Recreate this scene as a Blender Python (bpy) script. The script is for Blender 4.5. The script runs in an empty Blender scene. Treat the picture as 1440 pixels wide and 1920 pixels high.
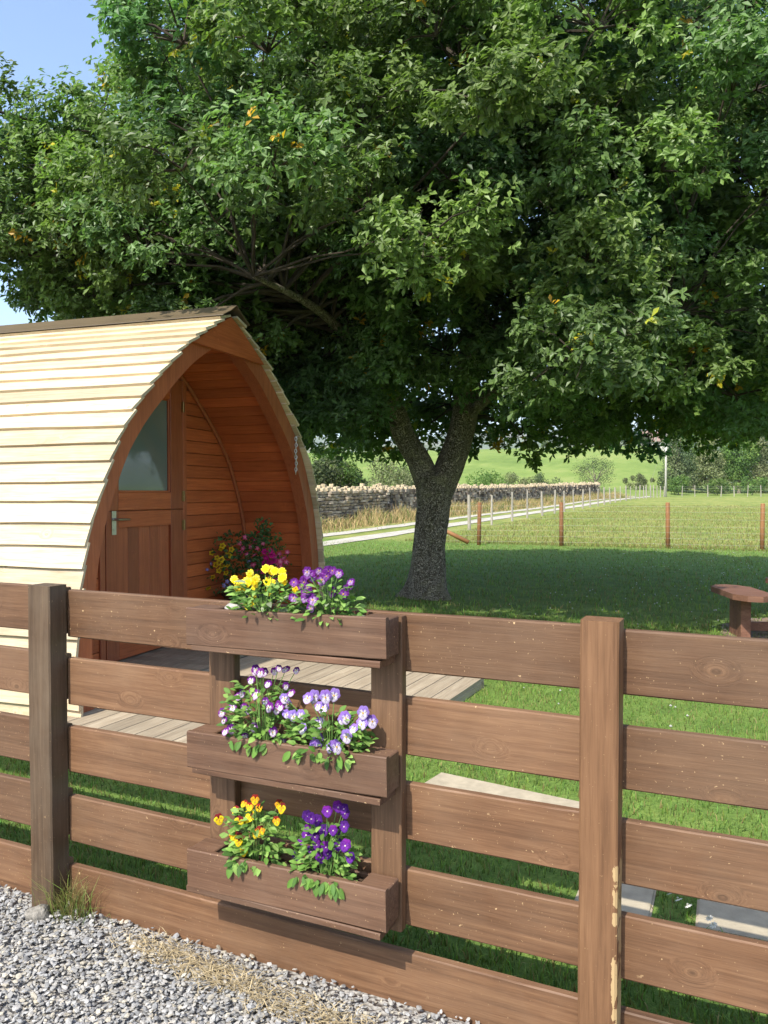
import bpy, bmesh, math, random
import numpy as np
from mathutils import Vector, Matrix

random.seed(7)
RNG = np.random.default_rng(11)
scene = bpy.context.scene
COL = scene.collection

# ------------------------------------------------------------------ camera
YAW = math.radians(25.0)
CY, SY = math.cos(YAW), math.sin(YAW)
cam_data = bpy.data.cameras.new('camera')
cam_data.sensor_fit = 'VERTICAL'
cam_data.sensor_height = 24.0
cam_data.lens = 1497.0 / 1920.0 * 24.0
cam_data.clip_start = 0.05
cam_data.clip_end = 20000.0
cam = bpy.data.objects.new('camera', cam_data)
COL.objects.link(cam)
cam.location = (0, 0, 1.5)
cam.rotation_euler = (math.radians(90 - 1.3), 0, YAW)
scene.camera = cam

# ------------------------------------------------------------------ sky + sun
SUN = Vector((-0.10, -0.995, 1.09)).normalized()      # direction towards the sun
world = bpy.data.worlds.new('World')
scene.world = world
world.use_nodes = True
wn = world.node_tree
sky = wn.nodes.new('ShaderNodeTexSky')
sky.sky_type = 'NISHITA'
sky.sun_disc = False
sky.sun_elevation = math.asin(SUN.z)
sky.sun_rotation = math.atan2(SUN.x, SUN.y)
sky.air_density = 1.0
sky.dust_density = 1.4
sky.ozone_density = 1.2
bg = wn.nodes['Background']
bg.inputs["Strength"].default_value = 0.15
wn.links.new(sky.outputs[0], bg.inputs['Color'])

sun_data = bpy.data.lights.new('sun', 'SUN')
sun_data.energy = 3.5
sun_data.angle = math.radians(0.53)
sun_data.color = (1.0, 0.95, 0.86)
sun = bpy.data.objects.new('sun', sun_data)
COL.objects.link(sun)
sun.rotation_euler = (-SUN).to_track_quat('-Z', 'Y').to_euler()
sun.location = SUN * 50

vs = scene.view_settings
vs.view_transform = 'Standard'
vs.look = 'None'
vs.gamma = 1.0
vs.use_curve_mapping = False
vs.exposure = 1.12
scene.render.engine = 'CYCLES'
cy = scene.cycles
cy.max_bounces = 7
cy.diffuse_bounces = 4
cy.glossy_bounces = 3
cy.transmission_bounces = 4
cy.transparent_max_bounces = 6
cy.volume_bounces = 0
cy.caustics_reflective = False
cy.caustics_refractive = False
cy.use_denoising = True

# ================================================================== helpers
def tag(o, label=None, cat=None, group=None, kind=None):
    if label: o['label'] = label
    if cat: o['category'] = cat
    if group: o['group'] = group
    if kind: o['kind'] = kind
    return o

def link(o, parent=None):
    COL.objects.link(o)
    if parent is not None: o.parent = parent
    return o

def empty(name, loc=(0, 0, 0), rz=0.0):
    o = bpy.data.objects.new(name, None)
    o.empty_display_size = 0.2
    o.location = loc
    o.rotation_euler = (0, 0, rz)
    return link(o)

def thing(name, label, cat, loc=(0, 0, 0), rz=0.0, group=None):
    return tag(empty(name, loc, rz), label, cat, group)

def obj(name, mesh, mat=None, parent=None):
    o = bpy.data.objects.new(name, mesh)
    if mat is not None and not mesh.materials: mesh.materials.append(mat)
    return link(o, parent)

def py_mesh(name, V, F, smooth=False):
    me = bpy.data.meshes.new(name)
    me.from_pydata([tuple(map(float, v)) for v in V], [], [tuple(map(int, f)) for f in F])
    me.update()
    if smooth: me.polygons.foreach_set('use_smooth', [True] * len(me.polygons))
    return me

def fast_mesh(name, V, F, col=None, smooth=False):
    """V (n,3), F (m,k) all with k corners, col (n,3) vertex colours."""
    V = np.ascontiguousarray(V, dtype=np.float32); F = np.ascontiguousarray(F, dtype=np.int32)
    me = bpy.data.meshes.new(name)
    n, (m, k) = len(V), F.shape
    me.vertices.add(n); me.vertices.foreach_set('co', V.ravel())
    me.loops.add(m * k); me.loops.foreach_set('vertex_index', F.ravel())
    me.polygons.add(m)
    me.polygons.foreach_set('loop_start', np.arange(0, m * k, k, dtype=np.int32))
    try: me.polygons.foreach_set('loop_total', np.full(m, k, dtype=np.int32))
    except Exception: pass
    me.polygons.foreach_set('use_smooth', np.full(m, smooth, dtype=bool))
    me.update(calc_edges=True)
    if col is not None:
        a = me.color_attributes.new('Col', 'FLOAT_COLOR', 'POINT')
        c = np.ones((n, 4), dtype=np.float32); c[:, :3] = col
        a.data.foreach_set('color', c.ravel())
    me.validate(verbose=False)
    return me

class Buf:
    """collects pieces that make up ONE mesh"""
    def __init__(s): s.V = []; s.F = []; s.n = 0
    def add(s, V, F):
        s.V.extend([tuple(v) for v in V]); s.F.extend([tuple(i + s.n for i in f) for f in F]); s.n += len(V)
    def tube(s, P, R, sides=8, cap=True, rough=0.0, rng=random, relief=None):
        P = [Vector(p) for p in P]; V = []; F = []
        ref = Vector((0.31, 0.87, 0.17)).normalized()
        for i, p in enumerate(P):
            t = (P[min(i + 1, len(P) - 1)] - P[max(i - 1, 0)]).normalized()
            a = t.cross(ref)
            if a.length < 1e-4: a = t.cross(Vector((1, 0, 0)))
            a.normalize(); b = t.cross(a)
            for k in range(sides):
                w = 2 * math.pi * k / sides
                r = R[i] * (1 + (rng.uniform(-rough, rough) if rough else 0)) * (relief(i, w, p) if relief else 1.0)
                V.append(p + a * (r * math.cos(w)) + b * (r * math.sin(w)))
        for i in range(len(P) - 1):
            for k in range(sides):
                k2 = (k + 1) % sides
                F.append((i * sides + k, i * sides + k2, (i + 1) * sides + k2, (i + 1) * sides + k))
        if cap:
            F.append(tuple(range(sides))[::-1]); F.append(tuple((len(P) - 1) * sides + k for k in range(sides)))
        s.add(V, F)
    def box(s, x0, x1, y0, y1, z0, z1):
        s.add([(x0, y0, z0), (x1, y0, z0), (x1, y1, z0), (x0, y1, z0), (x0, y0, z1), (x1, y0, z1), (x1, y1, z1), (x0, y1, z1)],
              [(0, 3, 2, 1), (4, 5, 6, 7), (0, 1, 5, 4), (1, 2, 6, 5), (2, 3, 7, 6), (3, 0, 4, 7)])
    def build(s, name, mat, parent=None, smooth=False):
        return obj(name, py_mesh(name, s.V, s.F, smooth), mat, parent)

def beam_mesh(name, p0, p1, w, h, up=(0, 0, 1), n=6, ch=0.004, jit=0.0, warp=0.0, twist=0.0):
    """a sawn board from p0 to p1; w across, h along `up`; chamfered arrises, slight warp"""
    p0, p1, up = Vector(p0), Vector(p1), Vector(up)
    t = (p1 - p0).normalized(); sd = t.cross(up).normalized(); up = sd.cross(t).normalized()
    a, b = w / 2, h / 2
    sec = [(-a + ch, -b), (a - ch, -b), (a, -b + ch), (a, b - ch), (a - ch, b), (-a + ch, b), (-a, b - ch), (-a, -b + ch)]
    V, F = [], []
    ph1, ph2 = random.uniform(0, 6), random.uniform(0, 6)
    for i in range(n + 1):
        f = i / n
        c = p0.lerp(p1, f)
        c = c + up * (warp * math.sin(f * 5 + ph1)) + sd * (warp * .6 * math.sin(f * 4 + ph2))
        e = 1.0
        for (x, y) in sec:
            V.append(c + sd * (x + random.uniform(-jit, jit)) + up * (y + random.uniform(-jit, jit)))
    for i in range(n):
        for k in range(8):
            k2 = (k + 1) % 8
            F.append((i * 8 + k, i * 8 + k2, (i + 1) * 8 + k2, (i + 1) * 8 + k))
    F.append(tuple(range(8))[::-1]); F.append(tuple(n * 8 + k for k in range(8)))
    return py_mesh(name, V, F)

def beam(name, p0, p1, w, h, mat, parent=None, **k):
    return obj(name, beam_mesh(name, p0, p1, w, h, **k), mat, parent)

def prism(name, poly, axis_lo, axis_hi, mat, parent, order='yz'):
    """extrude a polygon given in (y,z) along x (order yz), or in (x,y) along z (order xy)"""
    n = len(poly)
    if order == 'yz': V = [(axis_lo, y, z) for y, z in poly] + [(axis_hi, y, z) for y, z in poly]
    else: V = [(x, y, axis_lo) for x, y in poly] + [(x, y, axis_hi) for x, y in poly]
    F = [tuple(range(n))[::-1], tuple(range(n, 2 * n))] + [(i, (i + 1) % n, n + (i + 1) % n, n + i) for i in range(n)]
    me = py_mesh(name, V, F)
    bm = bmesh.new(); bm.from_mesh(me); bmesh.ops.recalc_face_normals(bm, faces=bm.faces); bm.to_mesh(me); bm.free()
    return obj(name, me, mat, parent)

# ------------------------------------------------------------------ terrain
def ss(a, b, x):
    t = np.clip((x - a) / (b - a), 0, 1); return t * t * (3 - 2 * t)
def hgt_ud(u, d):
    u = np.asarray(u, float); d = np.asarray(d, float)
    z = .0165 * np.clip(d - 24, 0, 71)
    k = u / np.maximum(d, 1)
    hill = ss(92, 205, d) * (10.6 + 1.6 * ss(-.1, .3, k))
    hill = hill * (1 - .75 * ss(.33, .42, k))
    z = z + hill - ss(215, 420, d) * 26
    return z + ss(30, 60, d) * .12 * np.sin(u * .11 + 1.3) * np.sin(d * .07)
def ud(x, y): return x * CY + y * SY, -x * SY + y * CY
def xy(u, d): return (u * CY - d * SY, u * SY + d * CY)
def gz(x, y):
    u, d = ud(x, y); return float(hgt_ud(u, d))

# ================================================================== materials
class M:
    def __init__(s, name):
        s.m = bpy.data.materials.new(name); s.m.use_nodes = True
        s.t = s.m.node_tree; s.b = s.t.nodes['Principled BSDF']; s.out = s.t.nodes['Material Output']
    def set(s, sock, v):
        if isinstance(v, bpy.types.NodeSocket): s.t.links.new(v, sock)
        elif v is not None:
            try: sock.default_value = v
            except Exception: sock.default_value = (*v, 1.0)
    def n(s, typ, ins={}, **props):
        nd = s.t.nodes.new('ShaderNode' + typ)
        for k, v in props.items(): setattr(nd, k, v)
        for k, v in ins.items(): s.set(nd.inputs[k], v)
        return nd
    def P(s, **kw):
        for k, v in kw.items(): s.set(s.b.inputs[k.replace('_', ' ')], v)
    def obj(s): return s.n('TexCoord').outputs['Object']
    def rnd(s): return s.n('ObjectInfo').outputs['Random']
    def math(s, op, a, b=0.0, c=0.0, clamp=False):
        return s.n('Math', {0: a, 1: b, 2: c}, operation=op, use_clamp=clamp).outputs[0]
    def vadd(s, a, b): return s.n('VectorMath', {0: a, 1: b}, operation='ADD').outputs[0]
    def scale(s, v, sc): return s.n('Mapping', {'Vector': v, 'Scale': sc}).outputs[0]
    def noise(s, v, scale=5.0, detail=3.0, rough=.55, dist=0.0, col=False):
        nd = s.n('TexNoise', {'Vector': v, 'Scale': scale, 'Detail': detail, 'Roughness': rough, 'Distortion': dist})
        return nd.outputs['Color' if col else 'Fac']
    def vor(s, v, scale, feat='F1', out='Distance'):
        return s.n('TexVoronoi', {'Vector': v, 'Scale': scale}, feature=feat).outputs[out]
    def ramp(s, f, stops, interp='LINEAR'):
        nd = s.n('ValToRGB', {'Fac': f}); r = nd.color_ramp; r.interpolation = interp
        while len(r.elements) < len(stops): r.elements.new(0.5)
        for e, (p, c) in zip(r.elements, stops):
            e.position = p
            e.color = (c, c, c, 1) if isinstance(c, (int, float)) else (*c, 1)
        return nd.outputs['Color']
    def mix(s, f, a, b, mode='MIX'):
        nd = s.n('Mix', {0: f, 6: a, 7: b}, data_type='RGBA', blend_type=mode); return nd.outputs[2]
    def bump(s, h, strength=.3, dist=.01, normal=None):
        nd = s.n('Bump', {'Height': h, 'Strength': strength, 'Distance': dist})
        if normal is not None: s.set(nd.inputs['Normal'], normal)
        return nd.outputs[0]
    def col(s): return s.n('VertexColor', layer_name='Col').outputs['Color']

def wood(name, dark, mid, light, axis='x', rough=.6, chips=0.0, chip_col=(.55, .38, .2), knots=.5, grain=1.0, bump=.35,
         weather=0.0, weather_col=(.3, .28, .25), flat=None, chip_zone=None, spec=.35, tone=.25, sat_blotch=.25):
    m = M(name)
    o = m.obj(); r = m.rnd()
    off = m.n('CombineXYZ', {0: m.math('MULTIPLY', r, 61.0), 1: m.math('MULTIPLY', r, 23.7), 2: m.math('MULTIPLY', r, 41.3)}).outputs[0]
    v = m.vadd(o, off)
    L, A = 1.3, 26.0
    st = {'x': (L, A, A), 'y': (A, L, A), 'z': (A, A, L)}[axis]
    st2 = tuple(a * (4 if a > 5 else 3) for a in st)
    kn = {'x': (3.4, 5.5, 5.5), 'y': (5.5, 3.4, 5.5), 'z': (5.5, 5.5, 3.4)}[axis]
    kn = tuple(0.0 if (flat and 'xyz'[i] in flat) else a for i, a in enumerate(kn))
    # knots bend the grain round themselves
    kd = m.vor(m.scale(v, kn), 1.0)
    kmask = m.ramp(kd, [(0.0, 1.0), (.06 + .05 * knots, .55), (.22, 0.0)])
    warp = m.n('VectorMath', {0: m.n('CombineXYZ', {0: kmask, 1: kmask, 2: kmask}).outputs[0], 1: (.06, .06, .06)}, operation='MULTIPLY').outputs[0]
    vg = m.vadd(v, warp)
    g1 = m.noise(m.scale(vg, st), 1.0, 4, .6, 1.2)
    g2 = m.noise(m.scale(vg, st2), 1.0, 3, .7, .3)
    g = m.math('ADD', m.math('MULTIPLY', g1, .55), m.math('MULTIPLY', g2, .45))
    c = m.ramp(g, [(.36 - .05 * grain, dark), (.5, mid), (.64 + .05 * grain, light)])
    blot = m.noise(v, 3.0, 4, .6)
    c = m.mix(m.ramp(blot, [(.35, sat_blotch), (.6, 0.0)]), c, tuple(x * .55 for x in mid))
    tonef = m.math('ADD', m.math('MULTIPLY', r, tone), 1 - tone / 2)
    tc = m.n('CombineXYZ', {0: tonef, 1: tonef, 2: tonef}).outputs[0]
    c = m.mix(1.0, c, tc, 'MULTIPLY')
    if knots:
        halo = m.ramp(kd, [(.02, 0.0), (.045 * knots + .015, 1.0), (.12 * knots + .02, 0.0)])
        c = m.mix(m.math('MULTIPLY', halo, .4), c, tuple(1.12 * a for a in light))
        rings = m.math('MULTIPLY', m.ramp(m.math('SINE', m.math('MULTIPLY', m.math('ADD', kd, m.math('MULTIPLY', g2, .03)), 210.0)), [(.2, 0.0), (.8, 1.0)]), halo)
        c = m.mix(m.math('MULTIPLY', rings, .45), c, dark)
        core = m.ramp(kd, [(0.0, .2), (.018 * knots + .006, .45), (.033 * knots + .006, .9), (.046 * knots + .01, 0.0)])
        c = m.mix(m.math('MULTIPLY', core, .85), c, tuple(.7 * a for a in dark))
    if weather:
        wz = m.noise(m.scale(v, (1.5, 1.5, 1.5)), 1.7, 5, .65)
        c = m.mix(m.math('MULTIPLY', m.ramp(wz, [(.42, 0.0), (.66, 1.0)]), weather), c, weather_col)
    h = g
    if chips:
        cn = m.noise(v, 38.0, 3, .6)
        big = m.noise(v, 4.3, 2, .5)
        cm = m.math('MULTIPLY', m.ramp(cn, [(.70, 0.0), (.73, 1.0)]), m.ramp(big, [(.5, 0.0), (.62, 1.0)]))
        c = m.mix(m.math('MULTIPLY', cm, chips), c, chip_col)
        sc = m.noise(v, 160.0, 1, .5)
        c = m.mix(m.math('MULTIPLY', m.ramp(sc, [(.74, 0.0), (.78, 1.0)]), .6 * chips), c, chip_col)
    if chip_zone:                                   # flaked paint down one arris of a post
        sp = m.n('SeparateXYZ', {0: o})
        x0, x1, z1 = chip_zone
        zx = m.n('MapRange', {'Value': sp.outputs[0], 'From Min': x0, 'From Max': x1}).outputs[0]
        zz = m.n('MapRange', {'Value': sp.outputs[2], 'From Min': z1, 'From Max': z1 - .18}).outputs[0]
        nz = m.noise(o, 30.0, 4, .6); nb = m.noise(o, 7.0, 2, .5)
        f = m.math('MULTIPLY', m.math('MULTIPLY', zx, zz), m.math('ADD', nz, m.math('MULTIPLY', nb, .9)))
        c = m.mix(m.ramp(f, [(.99, 0.0), (1.004, 1.0)]), c, (.38, .265, .13))
    m.P(Base_Color=c, Roughness=m.ramp(g2, [(.3, rough + .12), (.7, rough - .1)]), Specular_IOR_Level=spec,
        Normal=m.bump(h, bump, .004))
    return m.m

MAT = {}
MAT['fence'] = wood('stained_fence_wood', (.066, .031, .014), (.133, .067, .033), (.198, .108, .055), 'x', chips=.9, knots=.9, flat='y', bump=.5, weather=.3, weather_col=(.19, .125, .078), tone=.45, sat_blotch=.4)
MAT['fence_post'] = wood('stained_post_wood', (.082, .038, .016), (.145, .073, .034), (.20, .106, .052), 'z', chips=.3, knots=.8, flat='y', chip_zone=(-.343, -.314, .74))
MAT['fence_post_old'] = wood('weathered_post_wood', (.034, .019, .010), (.076, .045, .024), (.125, .08, .046), 'z', chips=.4, weather=.4, weather_col=(.15, .115, .078), knots=.6, flat='y')
MAT['planter'] = wood('planter_wood', (.062, .030, .016), (.122, .063, .036), (.175, .098, .057), 'x', chips=1.0, knots=.6, flat='y', bump=.5, weather=.3, weather_col=(.17, .115, .08), tone=.4, sat_blotch=.4)
MAT['planter_z'] = wood('planter_stile_wood', (.062, .032, .016), (.12, .065, .034), (.175, .098, .052), 'z', chips=.5, knots=.5, flat='y')
MAT['shingle'] = wood('larch_cladding', (.36, .265, .155), (.525, .425, .28), (.62, .53, .38), 'x', rough=.7, knots=.9, tone=.5, bump=.4, sat_blotch=.3, flat='y')
MAT['red'] = wood('red_stained_timber', (.32, .070, .019), (.48, .114, .032), (.57, .16, .05), 'x', rough=.42, knots=.4, spec=.5, tone=.35, bump=.25)
MAT['red_y'] = wood('red_stained_timber_across', (.32, .070, .019), (.48, .114, .032), (.57, .16, .05), 'y', rough=.42, knots=.5, spec=.5, tone=.35, bump=.25, flat='x')
MAT['red_z'] = wood('red_stained_timber_upright', (.25, .063, .024), (.37, .098, .036), (.45, .136, .052), 'z', rough=.42, knots=.4, spec=.5, tone=.35, bump=.25)
MAT['deck'] = wood('grey_deck_board', (.22, .17, .115), (.34, .275, .19), (.43, .36, .26), 'y', rough=.75, knots=.4, tone=.3, bump=.5, flat='z')
MAT['table'] = wood('picnic_wood', (.10, .045, .026), (.165, .078, .048), (.22, .11, .07), 'x', rough=.7, knots=.4)
MAT['brownpost'] = wood('brown_round_post', (.17, .075, .03), (.26, .12, .048), (.33, .165, .07), 'z', rough=.7, knots=.3)
MAT['greypost'] = wood('silvered_post', (.24, .21, .17), (.33, .30, .25), (.43, .40, .34), 'z', rough=.8, knots=.3)
MAT['pole'] = wood('pale_pole', (.38, .36, .33), (.48, .46, .43), (.58, .56, .52), 'z', rough=.8, knots=.1)

def simple(name, c, rough=.6, metal=0.0, spec=.5, var=.15, scale=9.0, bump=0.0):
    m = M(name); o = m.obj()
    n = m.noise(o, scale, 4, .6)
    f = m.ramp(n, [(.3, 1 - var), (.7, 1 + var)])
    m.P(Base_Color=m.mix(1.0, (*c, 1), f, 'MULTIPLY'), Roughness=rough, Metallic=metal, Specular_IOR_Level=spec)
    if bump: m.P(Normal=m.bump(n, bump, .01))
    return m.m
MAT['ridge'] = simple('ridge_metal', (.10, .072, .038), .5, .0, .6, .12, 3)
MAT['steel'] = simple('brushed_steel', (.55, .55, .53), .32, 1.0, .5, .1, 40)
MAT['brass'] = simple('dull_brass', (.33, .22, .10), .4, 1.0, .5, .2, 60)
MAT['wire'] = simple('galvanised_wire', (.25, .26, .25), .5, .8, .5, .1, 20)
MAT['soil'] = simple('potting_soil', (.050, .032, .020), .95, 0, .2, .6, 60, 1.0)
MAT['pot'] = simple('dark_pot', (.018, .017, .016), .45, 0, .4, .2, 20)
MAT['concrete'] = simple('slab_concrete', (.37, .315, .225), .85, 0, .3, .16, 14, .4)
MAT['concrete_grey'] = simple('grey_stone', (.33, .31, .28), .9, 0, .3, .35, 30, .8)
MAT['pad'] = simple('worn_earth_pad', (.20, .15, .11), .95, 0, .2, .4, 9, .6)
MAT['lump'] = simple('old_concrete', (.20, .185, .16), .95, 0, .2, .5, 60, 1.0)
MAT['white'] = simple('white_render', (.52, .49, .45), .8)
MAT['roof'] = simple('reddish_roof', (.24, .16, .13), .8)
MAT['darkframe'] = simple('dark_frame', (.05, .05, .055), .6)

def glass():
    m = M('window_glass'); o = m.obj()
    n = m.noise(o, 1.4, 2, .5)
    m.P(Base_Color=m.ramp(n, [(.3, (.13, .165, .145)), (.7, (.19, .23, .205))]), Roughness=.07, Specular_IOR_Level=.7, Coat_Weight=.35, Coat_Roughness=.03)
    return m.m
MAT['glass'] = glass()

def leafmat(name, trans=.35, rough=.42, spec=.5, backmul=(1.3, 1.55, .8), rnd=0.0):
    m = M(name); c = m.col()
    if rnd: c = m.mix(1.0, c, m.ramp(m.rnd(), [(0, 1 - rnd), (1, 1 + rnd)]), 'MULTIPLY')
    m.P(Base_Color=c, Roughness=rough, Specular_IOR_Level=spec)
    tr = m.n('BsdfTranslucent', {'Color': m.mix(1.0, c, (*backmul, 1), 'MULTIPLY')})
    mx = m.n('MixShader', {0: trans, 1: m.b.outputs[0], 2: tr.outputs[0]})
    m.t.links.new(mx.outputs[0], m.out.inputs['Surface'])
    return m.m
MAT['oakleaf'] = leafmat('oak_leaf', .38, .46, .42)
MAT['leaf'] = leafmat('soft_leaf', .30, .6, .25, rnd=.32)
def petalmat():
    m = M('petal'); r = m.rnd(); o = m.obj()
    c = m.mix(1.0, m.col(), m.ramp(r, [(0, .72), (1, 1.22)]), 'MULTIPLY')
    n = m.noise(o, 260.0, 2, .6)
    c = m.mix(1.0, c, m.ramp(n, [(.3, .8), (.7, 1.15)]), 'MULTIPLY')
    m.P(Base_Color=c, Roughness=.7, Specular_IOR_Level=.15)
    tr = m.n('BsdfTranslucent', {'Color': c}); mx = m.n('MixShader', {0: .35, 1: m.b.outputs[0], 2: tr.outputs[0]})
    m.t.links.new(mx.outputs[0], m.out.inputs['Surface']); return m.m
MAT['petal'] = petalmat()
MAT['grass'] = leafmat('grass_blade', .30, .55, .3, (1.2, 1.3, .8))
MAT['straw'] = leafmat('dry_straw', .15, .7, .2, (1.1, 1.05, .9))

def chipmat():
    m = M('slate_chip'); c = m.col(); o = m.obj()
    n = m.noise(o, 90, 4, .6)
    m.P(Base_Color=m.mix(1.0, c, m.ramp(n, [(.3, .75), (.7, 1.2)]), 'MULTIPLY'), Roughness=.7, Specular_IOR_Level=.4, Normal=m.bump(n, .4, .004))
    return m.m
MAT['chip'] = chipmat()

def stonemat():
    m = M('field_stone'); o = m.obj(); r = m.rnd()
    c = m.ramp(r, [(0, (.20, .155, .115)), (.3, (.36, .285, .20)), (.6, (.46, .38, .28)), (1, (.28, .24, .19))])
    n = m.noise(o, 6, 5, .65)
    c = m.mix(m.ramp(n, [(.45, 0.0), (.7, .6)]), c, (.46, .43, .33))
    m.P(Base_Color=c, Roughness=.9, Specular_IOR_Level=.2, Normal=m.bump(n, .6, .03))
    return m.m
MAT['stone'] = stonemat()
MAT['cope'] = simple('lichened_coping', (.43, .355, .235), .9, 0, .2, .4, 5, .6)
def stonevcol():
    m = M('field_stone_course'); o = m.obj(); n = m.noise(o, 6, 5, .65)
    m.P(Base_Color=m.mix(1.0, m.col(), m.ramp(n, [(.3, .7), (.7, 1.25)]), 'MULTIPLY'), Roughness=.9, Specular_IOR_Level=.2, Normal=m.bump(n, .6, .03))
    return m.m
MAT['stonev'] = stonevcol()

def groundmat():
    m = M('meadow_ground'); o = m.obj()
    sp = m.n('SeparateXYZ', {0: o}); X, Y = sp.outputs[0], sp.outputs[1]
    d = m.math('SUBTRACT', m.math('MULTIPLY', Y, CY), m.math('MULTIPLY', X, SY))
    n1 = m.noise(o, .35, 5, .6); n2 = m.noise(o, 3.5, 5, .65); n3 = m.noise(o, 38, 4, .7)
    lawn = m.ramp(m.math('ADD', m.math('MULTIPLY', n2, .5), m.math('MULTIPLY', n3, .5)),
                  [(.35, (.075, .135, .028)), (.52, (.14, .22, .045)), (.68, (.22, .28, .07))])
    fieldn = m.math('ADD', m.math('MULTIPLY', n1, .4), m.math('MULTIPLY', m.noise(m.scale(o, (1, .35, 1)), 2.2, 6, .7), .6))
    field = m.ramp(fieldn, [(.34, (.115, .165, .032)), (.48, (.20, .235, .055)), (.60, (.28, .28, .08)), (.72, (.33, .30, .09))])
    hill = m.ramp(m.math('ADD', m.math('MULTIPLY', m.noise(m.scale(o, (1, 1, 3)), .05, 6, .7), .6), m.math('MULTIPLY', m.noise(m.scale(o, (1, .4, 1)), .5, 5, .7), .4)), [(.36, (.115, .175, .036)), (.52, (.175, .24, .055)), (.66, (.25, .28, .085))])
    fmask = m.n('MapRange', {'Value': m.math('ADD', Y, m.math('MULTIPLY', n2, 1.2)), 'From Min': 23.0, 'From Max': 24.4}).outputs[0]
    hmask = m.n('MapRange', {'Value': d, 'From Min': 85.0, 'From Max': 110.0}).outputs[0]
    # the strip this side of the stock fence but beyond the old tree's drip line is mown lawn too
    c = m.mix(fmask, lawn, field)
    c = m.mix(hmask, c, hill)
    # verge by the wall
    vm = m.math('MULTIPLY', m.n('MapRange', {'Value': X, 'From Min': -14.0, 'From Max': -15.2}).outputs[0],
                m.n('MapRange', {'Value': X, 'From Min': -19.5, 'From Max': -17.5}).outputs[0])
    vm = m.math('MULTIPLY', vm, m.n('MapRange', {'Value': Y, 'From Min': 96.0, 'From Max': 84.0}).outputs[0])
    dry = m.ramp(n2, [(.35, (.30, .22, .09)), (.65, (.42, .33, .16))])
    c = m.mix(m.math('MULTIPLY', vm, m.ramp(n1, [(.35, .3), (.6, .95)])), c, dry)
    # bare earth round the picnic table and by the fence
    h = m.math('ADD', m.math('MULTIPLY', n3, .7), m.math('MULTIPLY', m.noise(o, 140, 2, .6), .3))
    m.P(Base_Color=c, Roughness=.9, Specular_IOR_Level=.15, Normal=m.bump(h, .9, .03))
    return m.m
MAT['ground'] = groundmat()
def gravelbed():
    m = M('gravel_bed'); o = m.obj(); v = m.vor(o, 55, 'F1', 'Color'); n = m.noise(o, 60, 4, .7)
    m.P(Base_Color=m.ramp(n, [(.3, (.22, .21, .19)), (.7, (.36, .34, .31))]), Roughness=.95, Normal=m.bump(m.vor(o, 55), 1.0, .02))
    return m.m
MAT['gravelbed'] = gravelbed()
def trackmat():
    m = M('limestone_track'); o = m.obj(); n = m.noise(o, 1.2, 5, .7); n2 = m.noise(o, 14, 4, .7)
    m.P(Base_Color=m.ramp(m.math('ADD', m.math('MULTIPLY', n, .5), m.math('MULTIPLY', n2, .5)), [(.35, (.30, .27, .21)), (.6, (.48, .45, .375))]), Roughness=.95, Normal=m.bump(n2, .6, .03))
    return m.m
MAT['track'] = trackmat()
def barkmat():
    m = M('oak_bark'); o = m.obj()
    v = m.scale(o, (1, 1, .32))
    n = m.noise(v, 9, 6, .7, .6); e = m.vor(m.vadd(v, m.noise(o, 6, 3, .6, 0, True)), 11, 'DISTANCE_TO_EDGE')
    cr = m.ramp(e, [(0.0, 0.0), (.16, 1.0)])
    h = m.math('ADD', m.math('MULTIPLY', cr, .6), m.math('MULTIPLY', n, .5))
    c = m.ramp(h, [(.25, (.095, .076, .056)), (.6, (.265, .228, .17)), (.95, (.42, .37, .29))])
    li = m.noise(o, 3.3, 5, .65)
    c = m.mix(m.ramp(li, [(.53, 0.0), (.68, .7)]), c, (.38, .35, .20))
    m.P(Base_Color=c, Roughness=.92, Specular_IOR_Level=.15, Normal=m.bump(h, 1.0, .05))
    return m.m
MAT['bark'] = barkmat()
MAT['twig'] = simple('dark_twig', (.055, .044, .032), .9, 0, .2, .4, 12)
def farmat():
    m = M('far_hillside'); o = m.obj()
    v = m.vor(m.scale(o, (1, .7, 1)), .0045, 'F1', 'Color'); n = m.noise(o, .004, 5, .65)
    c = m.ramp(n, [(.35, (.09, .13, .045)), (.55, (.16, .17, .07)), (.7, (.20, .16, .09))])
    c = m.mix(.3, c, m.ramp(m.n('SeparateXYZ', {0: v}).outputs[0], [(.2, (.06, .10, .04)), (.5, (.17, .20, .07)), (.8, (.24, .22, .11))], 'CONSTANT'))
    m.P(Base_Color=c, Roughness=.95, Specular_IOR_Level=.1)
    return m.m
MAT['far'] = farmat()

# ================================================================== setting: ground
def make_ground():
    rad = [0.0] + list(np.geomspace(1.2, 4200, 120))
    ang = np.concatenate([np.linspace(-60, 60, 121), np.linspace(63, 297, 79)])   # degrees from view axis, clockwise
    V = [(0, 0, 0)]; F = []
    A = np.radians(ang); na = len(A)
    for r in rad[1:]:
        u = r * np.sin(A); d = r * np.cos(A)
        z = hgt_ud(u, np.maximum(d, 0.0))
        x, y = xy(u, d)
        z = z - .0 * r
        V += list(zip(x, y, z))
    for k in range(na): F.append((0, 1 + (k + 1) % na, 1 + k))
    for i in range(len(rad) - 2):
        b = 1 + i * na
        for k in range(na):
            k2 = (k + 1) % na
            F.append((b + k, b + k2, b + na + k2, b + na + k))
    me = py_mesh('ground', V, F, True)
    bm = bmesh.new(); bm.from_mesh(me); bmesh.ops.recalc_face_normals(bm, faces=bm.faces)
    if sum(f.normal.z for f in bm.faces) < 0: bmesh.ops.reverse_faces(bm, faces=bm.faces)
    bm.to_mesh(me); bm.free()
    tag(obj('ground', me, MAT['ground']), kind='structure')
make_ground()

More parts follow.
